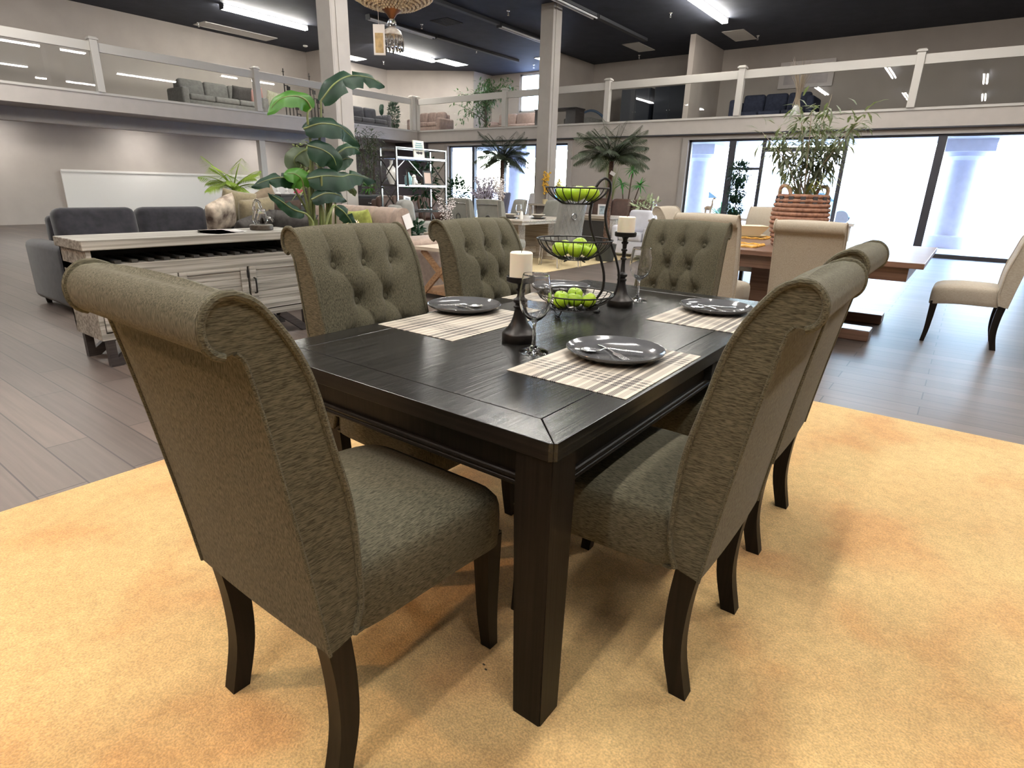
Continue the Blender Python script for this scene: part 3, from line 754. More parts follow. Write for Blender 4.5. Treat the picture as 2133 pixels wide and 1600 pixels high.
def spoon(x, y, rz, label):
    t = thing('spoon', label, 'spoon', (x, y, TZ+.0025+.009), rz, 'spoons')
    b = B()
    def bowl(u, v):
        a = 2*PI*u; r = v; return (-.062+.031*r*math.cos(a), .019*r*math.sin(a)*(1-.15*math.cos(a)), .0045+.008*(r*r)-.006)
    vs = b.grid(bowl, 24, 7, wrapu=True); bmesh.ops.remove_doubles(b.bm, verts=b.bm.verts, dist=.0002); bmesh.ops.solidify(b.bm, geom=b.bm.faces[:], thickness=.0012)
    b.build('bowl', M['steel'], t, smooth=60)
    b = B(); pts = spline([(-.034,0,.007),(-.02,0,.013),(0,0,.015),(.05,0,.0125),(.095,0,.012)], 5)
    w = [.004,.004,.0038,.0035,.0035,.0035,.0035,.0036,.0037,.0038,.004,.0045,.005,.0055,.006,.0065,.007,.0075,.0075,.007,.004]
    rr = []
    for i, p in enumerate(pts):
        ww = w[min(i, 20)]; rr.append([b.v((p.x, p.y-ww, p.z)), b.v((p.x, p.y-ww*.6, p.z+.0016)), b.v((p.x, p.y+ww*.6, p.z+.0016)), b.v((p.x, p.y+ww, p.z)), b.v((p.x, p.y, p.z-.0008))])
    for i in range(len(rr)-1):
        for k in range(5): b.f([rr[i][k], rr[i][(k+1) % 5], rr[i+1][(k+1) % 5], rr[i+1][k]])
    b.f(rr[0]); b.f(rr[-1][::-1]); b.build('handle', M['steel'], t, smooth=50)
    return t
def fork(x, y, rz, label, z=0.0):
    t = thing('fork', label, 'fork', (x, y, TZ+.0025+.009+z), rz, 'forks')
    b = B()
    b.prism([(-.04,-.0105),(-.03,-.012),(-.014,-.0105),(-.006,-.003),(-.006,.003),(-.014,.0105),(-.03,.012),(-.04,.0105)], .001, .0025, 'z')
    for k in range(4): b.box(-.082, -.038, -.0108+k*.0062, -.0078+k*.0062, .001, .0024, .0004, 1)
    b.build('tines', M['steel'], t, smooth=40)
    b = B(); pts = spline([(-.01,0,.0017),(.02,0,.004),(.06,0,.003),(.1,0,.0015)], 6); rr = []
    for i, p in enumerate(pts):
        ww = .003+.004*(i/(len(pts)-1))**2; rr.append([b.v((p.x, p.y-ww, p.z)), b.v((p.x, p.y, p.z+.0018)), b.v((p.x, p.y+ww, p.z)), b.v((p.x, p.y, p.z-.0006))])
    for i in range(len(rr)-1):
        for k in range(4): b.f([rr[i][k], rr[i][(k+1) % 4], rr[i+1][(k+1) % 4], rr[i+1][k]])
    b.f(rr[0]); b.f(rr[-1][::-1]); b.build('handle', M['steel'], t, smooth=50)
    return t
for nm, (x, y), r1, r2 in (('nearest plate', (-.782, 1.583), .42, -.62+PI), ('far right plate', (-.790, 2.520), .5, -.5+PI), ('near left plate', (-1.585, 1.797), .9+PI, -.25), ('far left plate', (-1.57, 2.50), .8, -.5+PI)):
    plate(x, y, {'nearest plate':'glossy grey plate on the placemat nearest the viewer','far right plate':'glossy grey plate at the far right before the dark tufted chair','near left plate':'glossy grey plate at near left before the tufted chair','far left plate':'glossy grey plate behind the bottom fruit basket'}[nm])
    spoon(x-.008, y-.012, r1, 'polished spoon lying on the '+nm)
    fork(x-.004, y-.002, r2, 'polished fork lying under the spoon on the '+nm)

# ================================================================ wine glasses
def wineglass(x, y, label):
    b = B()
    out = [(0,0),(.043,0),(.044,.002),(.040,.005),(.022,.011),(.009,.020),(.0055,.035),(.0048,.06),(.0055,.085),(.010,.097),(.024,.107),(.037,.122),(.046,.142),(.0495,.165),(.0485,.190),(.0445,.215),(.0405,.238),(.0395,.242)]
    inn = [(.0388,.242),(.0390,.237),(.043,.214),(.0470,.189),(.0480,.165),(.0445,.144),(.036,.125),(.023,.111),(.010,.104),(0,.102)]
    prof = [p[1:] for p in spline([(0,)+p for p in out], 3)] + [p[1:] for p in spline([(0,)+p for p in inn], 3)]
    prof[0] = (0,0); prof[-1] = (0,.102)
    b.lathe([(max(0, r), z) for r, z in prof], 48)
    return tag(b.build('wine_glass', M['crystal'], smooth=60, loc=(x, y, TZ+.0005)), label, 'wine glass', 'wine glasses')
wineglass(-1.0, 1.458, 'clear wine glass standing before the near candle holder')
wineglass(-1.150, 2.512, 'clear wine glass standing before the dark tufted chair')

# ================================================================ candle holders and candles
def holder(x, y, h, label, clabel):
    t = thing('candle_holder', label, 'candle holder', (x, y, TZ), 0, 'black candle holders')
    B().lathe([(0,0),(.056,0),(.0575,.004),(.0575,.026),(.055,.030),(.051,.033),(.040,.045),(.029,.062),(.022,.082),(.018,.10),(.017,.108),(0,.108)], 40).build('base', M['bronze'], t, smooth=40)
    b = B(); p = [(0,.105),(.017,.107),(.021,.113),(.021,.118),(.015,.122),(.015,.125),(.022,.131),(.022,.139),(.014,.144),(.0105,.150)]
    if h > .25:
        p += [(.0078,.19),(.0085,.199),(.0135,.202),(.0135,.208),(.0085,.212),(.0088,.236),(.0135,.239),(.0135,.245),(.0088,.248),(.0095,h-.04)]
    p += [(.0095,h-.035),(.0145,h-.03),(.015,h-.025),(.0095,h-.022),(.0105,h-.012),(.015,h-.005),(.020,h),(0,h)]
    b.lathe(p, 24).build('stem', M['iron'], t, smooth=40)
    B().lathe([(0,h-.002),(.042,h-.002),(.0455,h+.001),(.0465,h+.016),(.045,h+.017),(.0437,h+.015),(.043,h+.005),(0,h+.005)], 40).build('candle_plate', M['iron'], t, smooth=40)
    c = thing('pillar_candle', clabel, 'candle', (x, y, TZ+h+.0055), 0, 'ivory candles')
    b = B(); ch_ = .088 if h < .25 else .075; r = .0365
    b.lathe([(0,0),(r,0),(r,ch_-.004),(r-.004,ch_),(r*.6,ch_-.0015),(0,ch_-.003)], 40).build('wax_body', M['wax'], c, smooth=40)
    B().tube([(0,0,ch_-.004),(.001,0,ch_+.004),(.003,.001,ch_+.008)], .0011, 6).build('wick', M['stem'], c)
holder(-1.118, 1.542, .198, 'short black candle holder with bell base behind the near wine glass', 'ivory pillar candle on the short black holder')
holder(-1.155, 2.345, .300, 'tall black candle holder with beaded stem right of the fruit basket', 'ivory pillar candle on the tall black holder')

# ================================================================ three-tier wire fruit stand
def fruit_stand():
    t = thing('fruit_stand', 'three tier black wire fruit stand with looped handle holding green apples', 'fruit stand', (-1.228, 2.058, TZ), .6375)
    def bowl(cx, cz, R_, D, n, rb, rings):
        b = B(); w = .0019
        b.tube([(cx+R_*math.cos(2*PI*k/48), R_*math.sin(2*PI*k/48), cz) for k in range(48)], .003, 8, closed=True)
        prof = [(R_, 0), (R_*.93, -D*.28), (R_*.80, -D*.56), (R_*.62, -D*.80), (rb, -D*.98), (rb*.3, -D)]
        for k in range(n):
            a = 2*PI*(k+.5)/n
            b.tube([(cx+r*math.cos(a), r*math.sin(a), cz+z) for r, z in [p[1:] for p in spline([(0,)+q for q in prof], 3)]], w, 6)
        for rr, zz in rings:
            b.tube([(cx+rr*math.cos(2*PI*k/36), rr*math.sin(2*PI*k/36), cz+zz-.002) for k in range(36)], .0022, 6, closed=True)
        return b.build('wire_bowl', M['iron'], t)
    bowl(.012, .083, .152, .060, 24, .09, [(.098,-.058),(.05,-.061)])
    bowl(-.004, .297, .150, .075, 24, .06, [(.062,-.074)])
    bowl(-.006, .490, .122, .058, 22, .055, [(.058,-.057)])
    def rod(dx, dy, sgn):
        # from under the base bowl, out and up its right side, in past the middle and top bowls
        return [(.02,dy*.4,.018),(.075,dy*.7,.026),(.125+dx,dy,.06),(.150+dx,dy,.105),(.152+dx,dy,.16),(.138+dx,dy,.215),(.118+dx,dy,.265),(.105+dx,dy,.297),(.088+dx,dy,.345),(.080+dx,dy,.39),(.084+dx,dy,.43),(.092+dx*1.0,dy*1.0,.475)]
    A = rod(-.034,-.026,-1); D_ = rod(.034,.026,1)
    loop = A + [(.066,-.026,.500),(.080,-.018,.518),(.098,-.002,.527),(.118,.016,.518),(.126,.026,.502)] + D_[::-1]
    B().tube(spline(loop, 4), .0052, 8).build('handle_frame', M['iron'], t)
    for a in (-2.2, 0.15, 2.4):
        ca, sa = math.cos(a), math.sin(a)
        B().tube(spline([(.07*ca,.07*sa,.026),(.085*ca,.085*sa,.012),(.095*ca,.095*sa,.004),(.115*ca,.115*sa,.004),(.120*ca,.120*sa,.009)], 4), .0036, 6).build('foot', M['iron'], t)
    for a, zz in ((0.4, .224), (2.6, .224)):
        B().tube(spline([(.03*math.cos(a),.03*math.sin(a),zz),(.035*math.cos(a),.035*math.sin(a),zz-.012),(.048*math.cos(a),.048*math.sin(a),zz-.018)],4), .003, 6).build('hook', M['iron'], t)
    return t
fruit_stand()
def apple_mesh():
    b = B(); R_ = .032
    def fn(u, v):
        a = 2*PI*u; ph = PI*v; r = R_*math.sin(ph)*(1+.03*math.cos(5*a)*(math.cos(ph)*-.5+.5)); z = -math.cos(ph)*R_*.93
        z -= .009*math.exp(-((PI-ph)/.38)**2)*1.0; z += .007*math.exp(-(ph/.35)**2)
        r *= 1+.05*(z/R_)
        return (r*math.cos(a), r*math.sin(a), z)
    b.grid(fn, 28, 18, wrapu=True); bmesh.ops.remove_doubles(b.bm, verts=b.bm.verts, dist=.0003)
    return b
ap = None; cs, sn = math.cos(.6375), math.sin(.6375)
apples = [(.490-.058+.036, [(-.058,-.022),(-.004,-.034),(.048,-.018),(-.01,.032)], 'top', ['leftmost in the top wire bowl','front middle of the top wire bowl','right side of the top wire bowl by the handle','hidden at the back of the top wire bowl']),
          (.297-.075+.037, [(-.062,-.020),(-.004,-.046),(.052,-.020),(.020,.036),(-.042,.040)], 'mid', ['leftmost in the middle wire bowl','front middle of the middle wire bowl','right in the middle wire bowl showing its stem hollow','back right of the middle wire bowl, set highest','back left of the middle wire bowl']),
          (.083-.060+.036, [(-.050,-.052),(.006,-.026),(.064,-.026),(-.044,.018),(.014,.040)], 'low', ['front left in the bottom wire bowl with dark stem','front middle of the bottom wire bowl','right in the bottom wire bowl, leaning','back left of the bottom wire bowl','back of the bottom wire bowl, peeking highest'])]
i = 0
for z, pts, nm, lbs in apples:
    for (x, y), lb in zip(pts, lbs):
        i += 1
        zz = z + (.012 if 'highest' in lb else 0) + .0
        loc = (-1.228+x*cs-y*sn, 2.058+x*sn+y*cs, TZ+zz)
        lab = 'green apple ' + lb
        if ap is None:
            ap = thing('apple', lab, 'apple', loc, 0, 'green apples in the wire stand')
            apple_mesh().build('flesh', M['apple'], ap, smooth=80)
            B().tube([(0,0,.016),(.001,0,.026),(.004,.001,.033)], .0013, 6).build('stem', M['stem'], ap)
        else:
            o = dup(ap, loc, 0, lab)
        o = ap if i == 1 else o
        o.rotation_euler = (rnd.uniform(-.5,.5), rnd.uniform(-.5,.5), rnd.uniform(0,6))
        if 'hollow' in lb: o.rotation_euler = (.75, .1, .6)
        if 'dark stem' in lb: o.rotation_euler = (1.1, -.2, -.5)
# ================================================================ furniture builders
def se_pillow(b, w, h, d, k=3.5, n=20):
    """a plump square cushion, w wide, h high, d thick, centred, face along y"""
    def side(s):
        def fn(u, v):
            x, z = 2*u-1, 2*v-1
            t = max(0, (1-abs(x)**k)*(1-abs(z)**k))**.45
            pin = 1-.07*(1-abs(x*z))*1
            return (x*w/2*(1-.06*(1-z*z)*abs(x)**2), s*d/2*t, z*h/2*(1-.06*(1-x*x)*abs(z)**2))
        return fn
    b.grid(side(-1), n, n); b.grid(side(1), n, n)
    bmesh.ops.remove_doubles(b.bm, verts=b.bm.verts, dist=.0008)
    return b
def pillow(name, label, loc, w, h, d, m, rot, group=None, cat='pillow'):
    b = B(); se_pillow(b, w, h, d)
    o = b.build(name, m, smooth=70, loc=loc, rot=rot); return tag(o, label, cat, group)
def rbox(x0, x1, y0, y1, z0, z1, r=.04, seg=3):
    return B().box(x0, x1, y0, y1, z0, z1, min(r, (x1-x0)*.48, (y1-y0)*.48, (z1-z0)*.48), seg)
def sofa(name, label, cat, loc, rz, W, D, H, m, n=3, arm_h=.62, arm_w=.2, seat_h=.45, legm=None, group=None, tuft_back=False, foot=True):
    """faces +y; back along -y; centred on x"""
    t = thing(name, label, cat, loc, rz, group)
    rbox(-W/2+.02, W/2-.02, -D/2+.03, D/2-.03, .07, seat_h-.14, .02).build('base', m, t, smooth=50)
    for s in (-1, 1):
        x0, x1 = sorted((s*W/2, s*(W/2-arm_w)))
        rbox(x0, x1, -D/2+.02, D/2, .06, arm_h, .06).build('arm', m, t, smooth=50)
    iw = W-2*arm_w-.02
    rbox(-iw/2, iw/2, -D/2, -D/2+.16, .3, H-.06, .05).build('back', m, t, smooth=50)
    for i in range(n):
        x0 = -iw/2+iw*i/n; x1 = x0+iw/n
        rbox(x0+.004, x1-.004, -D/2+.17, D/2-.01, seat_h-.14, seat_h+.02, .05).build('seat_cushion', m, t, smooth=50)
        o = rbox(x0+.006, x1-.006, -.11, .11, -(H-seat_h)/2-.01, (H-seat_h)/2+.01, .08, 4)
        if tuft_back:
            pass
        o = o.build('back_cushion', m, t, smooth=50, loc=(0, -D/2+.26, (H+seat_h)/2+.01), rot=(math.radians(8), 0, 0))
    if foot:
        for sx in (-1, 1):
            for sy in (-1, 1):
                B().lathe([(0,0),(.022,0),(.032,.07),(0,.07)], 10).build('foot', legm or M['espresso'], t, loc=(sx*(W/2-.09), sy*(D/2-.09), 0))
    return t
M['greywash'] = wood('grey_washed_wood', (.15,.14,.125), (.37,.35,.32), .65, 'y', scale=.5, bump=.3, spec=.2)
M['greywash_x'] = wood('grey_washed_wood_cross', (.16,.145,.13), (.36,.33,.29), .65, 'z', scale=.5, bump=.3, spec=.2)
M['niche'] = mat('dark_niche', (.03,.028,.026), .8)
M['taupe'] = mat('pinkish_taupe_velvet', (.30,.225,.185), .9, nscale=20, namt=.14, sheen=.2, spec=.2)
M['dark_sofa'] = mat('charcoal_velvet', (.022,.021,.026), .9, nscale=14, namt=.3, sheen=.25, spec=.2)
M['brown_dk'] = mat('dark_brown_cloth', (.055,.038,.03), .9, nscale=14, namt=.2, spec=.2)
M['olive_pil'] = mat('olive_beige_cloth', (.20,.165,.105), .9, nscale=40, namt=.12, sheen=.2, spec=.2)
M['grey_pil'] = mat('charcoal_grey_cloth', (.06,.055,.052), .9, nscale=30, namt=.2, spec=.2)
M['leather'] = mat('brown_leather', (.09,.052,.04), .45, nscale=12, namt=.2, spec=.5)
M['gold'] = mat('hammered_gold', (.75,.55,.28), .22, metal=1, nscale=30, bump=1.0)
M['blackwood'] = wood('black_brown_wood', (.018,.014,.014), (.04,.032,.03), .4, 'y', bump=.1)
M['oak'] = wood('golden_brown_oak', (.26,.14,.07), (.42,.25,.14), .5, 'y', scale=.5, bump=.15)
M['oak_top'] = wood('weathered_oak_top', (.40,.32,.24), (.60,.50,.40), .5, 'x', scale=.5, bump=.15)
M['paper'] = mat('white_paper', (.82,.80,.80), .7)
M['chrome'] = mat('chrome', (.24,.245,.26), .2, metal=1)
M['white_cl'] = mat('white_cloth', (.78,.74,.68), .9, nscale=20, namt=.05)

# ---------------------------------------------------------------- whitewashed sideboard, front toward +x
def sideboard():
    t = thing('sideboard', 'grey whitewashed wood sideboard with plank doors and open shelf behind the tufted chair', 'sideboard', (-4.73, 2.24, 0))
    L, d = .82, .23
    b = B(); b.box(-d-.02, d+.02, -L-.02, L+.02, .79, .855, .006); b.build('top', M['greywash'], t, smooth=0)
    b = B(); b.box(-d, d, -L, L, .19, .235); b.box(-d, d, -L, L, .645, .69); b.box(-d, -d+.02, -L, L, .235, .79)
    b.box(-d, d, -L, -L+.03, .235, .79); b.box(-d, d, L-.03, L, .235, .79); b.box(-d+.02, d-.03, -.012, .012, .235, .645); b.box(d-.03, d, -L, L, .60, .645)
    b.build('carcass', M['greywash'], t, smooth=0)
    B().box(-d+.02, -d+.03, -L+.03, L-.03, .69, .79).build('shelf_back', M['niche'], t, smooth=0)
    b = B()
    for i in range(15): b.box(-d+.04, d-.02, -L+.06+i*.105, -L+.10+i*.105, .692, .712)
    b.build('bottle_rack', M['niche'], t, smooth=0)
    for i, (y0, y1) in enumerate(((-.785,-.275),(-.265,.255),(.275,.785))):
        dr = thing('door', None, None, (d, 0, 0)); dr.parent = t; del_ = dr
        b = B()
        b.box(-.022, .004, y0, y0+.055, .245, .598, .002); b.box(-.022, .004, y1-.055, y1, .245, .598, .002)
        b.box(-.022, .003, y0+.055, y1-.055, .245, .275, .002); b.box(-.022, .003, y0+.055, y1-.055, .568, .598, .002)
        n = 5
        for k in range(n):
            z0 = .277+k*.0582; b.box(-.02, -.006, y0+.056, y1-.056, z0, z0+.0565, .002)
        C.objects.unlink(dr); bpy.data.objects.remove(dr)
        do = b.build('door', M['greywash'], t, smooth=0, loc=(d, 0, 0))
        hy = y0+.03 if i == 2 else y1-.03
        hy = y0+.03
        B().tube([(.005,hy,.385),(.03,hy,.39),(.032,hy,.44),(.032,hy,.46),(.03,hy,.50),(.005,hy,.505)], .007, 8).build('handle', M['iron'], do)
        b = B()
        for zz in (.30, .54): b.box(.004, .009, y1-.006, y1+.006, zz-.03, zz+.03)
        b.build('hinge', M['iron'], do, smooth=0)
    for sx in (-1, 1):
        for sy in (-1, 1):
            B().bar((sx*(d-.03), sy*(L-.30), .19), (sx*(d-.03), sy*(L-.05), 0), .045, .06).build('slant_leg', M['blackwood'], t, smooth=0)
            B().bar((sx*(d-.03), sy*(L-.05), .19), (sx*(d-.03), sy*(L-.05), 0), .05, .05).build('leg', M['blackwood'], t, smooth=0)
    return t
sideboard()
t = thing('glass_retort_vase', 'clear glass retort vase on round dark wood base on the sideboard', 'vase', (-4.72, 2.79, .8555))
B().lathe([(0,0),(.085,0),(.092,.006),(.092,.038),(.086,.044),(0,.044)], 36).build('base', wood('dark_walnut', (.03,.022,.015), (.06,.045,.03), .5, 'x'), t, smooth=40)
gl = M['crystal']
B().tube(spline([(-.005,-.045,.046),(-.005,-.06,.09),(-.004,-.045,.15),(-.002,-.05,.20),(0,-.03,.235),(0,-.0,.225),(0,.008,.19),(0,.02,.15)], 5), .0105, 12).build('glass_neck', gl, t)
B().lathe([(0,.046),(.03,.05),(.045,.075),(.042,.10),(.032,.125),(.032,.165),(.034,.168),(.030,.166),(.029,.125),(.039,.10),(.042,.076),(.028,.054),(0,.05)], 28).build('glass_body', gl, t, loc=(0,.015,0))
B().tube(spline([(0,.05,.09),(0,.075,.10),(0,.10,.085),(0,.115,.06)], 5), .009, 10).build('glass_spout', gl, t)
B().lathe([(0,.047),(.02,.05),(.012,.09),(0,.1)], 14).build('dark_core', M['brown_dk'], t, loc=(0,.012,0))
for i, (x, y, r, lb) in enumerate(((-4.66, 2.42, .3, 'lowest loose white sheet of paper on the sideboard front'), (-4.73, 2.44, -.2, 'upper white sheet of paper with curled edge on the sideboard'))):
    b = B(); b.grid(lambda u, v: (-.11+.22*u, -.15+.3*v, .001+.004*i+.012*max(0, v-.7)**2*4), 8, 10); bmesh.ops.solidify(b.bm, geom=b.bm.faces[:], thickness=.0008)
    tag(b.build('paper_sheet', M['paper'], smooth=60, loc=(x, y, .8565), rot=(0,0,r)), lb, 'paper', 'papers on the sideboard')

# ---------------------------------------------------------------- dark sofa behind it with its cushions
sofa('sofa', 'dark charcoal sofa heaped with cushions behind the whitewashed sideboard', 'sofa', (-7.0, 3.2, 0), -PI/2, 2.7, 1.0, .92, M['dark_sofa'], 3, .64)
G = 'cushions on the dark sofa'
pillow('cushion', 'olive beige cushion with a wrinkled face at front of the dark sofa', (-6.88, 4.02, .83), .52, .46, .18, M['olive_pil'], (-.25, .1, -PI/2+.2), G)
pillow('cushion', 'olive beige cushion standing highest at the left of the dark sofa', (-7.12, 3.93, .93), .46, .40, .15, M['olive_pil'], (-.2, -.15, -PI/2+.1), G)
pillow('cushion', 'brown beige cushion with a pointed corner behind the olive cushions', (-7.16, 4.28, .96), .46, .36, .14, mat('dun_cloth', (.17,.13,.09), .9, nscale=30, namt=.1), (-.2, .5, -PI/2), G)
pillow('cushion', 'dark grey cushion lying near the middle of the dark sofa', (-6.62, 3.80, .70), .58, .44, .18, M['grey_pil'], (-.7, .2, -PI/2+.2), G)
pillow('cushion', 'charcoal grey cushion leaning at the right end of the dark sofa', (-6.62, 4.28, .70), .62, .46, .2, M['grey_pil'], (-.55, -.12, -PI/2-.15), G)
b = B(); se_pillow(b, .42, .42, .16)
mp_ = mat('printed_cloth', (.62,.52,.42), .85, nscale=9, col2=(.10,.07,.06), spec=.2)
tag(b.build('cushion', mp_, smooth=70, loc=(-6.72, 3.50, .86), rot=(-.35, .35, -PI/2+.3)), 'cream cushion with a dark printed picture at the left photo edge', 'cushion', G)
pillow('cushion', 'dark brown cushion against the right arm of the dark sofa', (-7.1, 4.52, .80), .5, .44, .18, M['brown_dk'], (-.2, .05, -PI/2-.2), G)
# long throw over the front
b = B(); b.grid(lambda u, v: (-6.46-.10*math.cos(v*PI)-.02*math.sin(u*40), 2.2+2.2*u, .50+.17*math.sin(PI*v)**.8 + .015*math.sin(u*31+v*4)), 60, 12); bmesh.ops.solidify(b.bm, geom=b.bm.faces[:], thickness=.02)
tag(b.build('throw_blanket', M['dark_sofa'], smooth=70), 'black throw blanket bunched along the dark sofa front', 'blanket')

# ---------------------------------------------------------------- taupe sofa, its back toward the aisle corner
def taupe_sofa():
    t = thing('sofa', 'pinkish taupe sofa with tufted roll back and price tag beside the slim end table', 'sofa', (-6.35, 5.05, 0))
    m = M['taupe']
    # local: x along the back; the right arm at +x runs along y
    rbox(-1.25, 1.0, -.42, .42, .05, .34, .03).build('base', m, t, smooth=50)
    for s in (1, -1):
        x1 = 1.30 if s > 0 else -1.25; x0 = x1-.36 if s > 0 else x1-.3
        b = B(); b.prism([(x0+.03,.04),(x1-.02,.04),(x1-.03,.50),(x1+.0,.56),(x1-.02,.615),(x1-.09,.64),(x0+.10,.66),(x0+.02,.62),(x0,.5)], -.45, .46, 'y', .02)
        b.build('arm', m, t, smooth=50)
    b = B()
    def bk(u, v):
        x = -1.2+1.83*u
        prof = [(.20,.30),(.20,.60),(.155,.68),(.14,.80),(.17,.90),(.23,.955),(.31,.965),(.37,.93),(.39,.85),(.40,.6),(.40,.30)]
        y, z = lerp_prof(prof, v)
        seam = min(abs((x-c)) for c in (-.75,-.3,.15,.5))
        y += .02*math.exp(-(seam/.02)**2)*(1 if v < .5 else 0)
        return (x, y, z-.012*math.exp(-(seam/.025)**2)*(1 if .3 < v < .75 else 0))
    vs = b.grid(bk, 90, 40)
    for e in (0, 89):
        for q in range(19): b.f([vs[e][q], vs[e][q+1], vs[e][38-q], vs[e][39-q]])
    bo = b.build('back', m, t, smooth=50)
    for x in (-.95,-.52,-.08,.36):
        B().ball((x, .19, .66), .014, 10, 6).build('button', m, bo)
    B().tube([(-1.2,.185,.695),(.62,.185,.695)], .006, 6).build('welt', m, bo)
    for i in range(2):
        rbox(-1.2+i*1.07, -.15+i*1.07, -.42, .2, .33, .49, .05).build('seat_cushion', m, t, smooth=50)
    for sx in (-1.05, 1.15):
        for sy in (-.36, .36): B().cbox((sx, sy, .025), (.07,.07,.05)).build('foot', M['espresso'], t, smooth=0)
    return t
taupe_sofa()
tg = B(); tg.box(-.002, .002, -.055, .055, -.09, .09)
tag(tg.build('price_tag', M['paper'], smooth=0, loc=(-5.69, 5.37, .80), rot=(.35, 0, -.25)), 'white price tag hanging on the end of the taupe sofa back', 'price tag')
pillow('cushion', 'cream ribbed cushion on the taupe sofa behind the plant stalks', (-6.75, 5.12, .70), .46, .46, .15, mat('ribbed_cream', (.42,.36,.28), .9, nscale=3, namt=.3, stretch=(30,1,1)), (.2,.15,0), 'cushions on the taupe sofa')
pillow('cushion', 'yellow green cushion on the taupe sofa behind the plant', (-6.32, 5.14, .70), .44, .44, .14, mat('lime_cloth', (.30,.33,.08), .9, nscale=25, namt=.2), (.2,-.1,0), 'cushions on the taupe sofa')
b = B(); b.lathe([(0,0),(.075,0),(.10,.06),(.105,.13),(.085,.20),(.07,.215),(.065,.21),(.08,.19),(.095,.13),(.09,.06),(0,.02)], 24)
for v_ in b.bm.verts: v_.co.x *= 1+.09*math.sin(9*math.atan2(v_.co.y, v_.co.x)); v_.co.y *= 1+.09*math.sin(9*math.atan2(v_.co.y, v_.co.x))
tag(b.build('gold_vase', M['gold'], smooth=30, loc=(-5.62, 4.42, .63)), 'crinkled shiny gold vase on the low white stand before the taupe sofa', 'vase')
t = thing('pedestal_stand', 'low white pedestal stand carrying the gold vase', 'stand', (-5.62, 4.42, 0))
B().lathe([(0,0),(.16,0),(.16,.02),(.03,.05),(.03,.59),(.17,.61),(.17,.629),(0,.629)], 28).build('column', M['pot_white'], t)

# ---------------------------------------------------------------- end table with crossed curved legs
def end_table():
    t = thing('end_table', 'slim wooden end table with crossed curved legs beside the taupe sofa', 'end table', (-4.62, 5.05, 0))
    B().box(-.36, .36, -.27, .27, .545, .585, .004).build('top', M['oak_top'], t, smooth=0)
    B().box(-.34, .34, -.23, .23, .06, .10, .004).build('shelf', M['oak'], t, smooth=0)
    for sy in (-1, 1):
        for sx in (-1, 1):
            b = B(); pts = spline([(-sx*.27, sy*.225, .545),(-sx*.06, sy*.225, .36),(sx*.08, sy*.225, .24),(sx*.22, sy*.225, .10),(sx*.32, sy*.225, 0)], 5)
            rr = []
            for i, p in enumerate(pts):
                q = pts[min(i+1, len(pts)-1)]-pts[max(i-1, 0)]; n_ = V((q.z, 0, -q.x)).normalized()*.03
                yy = sx*.006
                rr.append([b.v(p+n_+V((0,-.018+yy,0))), b.v(p-n_+V((0,-.018+yy,0))), b.v(p-n_+V((0,.018+yy,0))), b.v(p+n_+V((0,.018+yy,0)))])
            b.f(rr[0]); b.f(rr[-1][::-1])
            for i in range(len(rr)-1):
                for k in range(4): b.f([rr[i][k], rr[i][(k+1) % 4], rr[i+1][(k+1) % 4], rr[i+1][k]])
            b.build('curved_leg', M['oak'], t, smooth=30)
end_table()

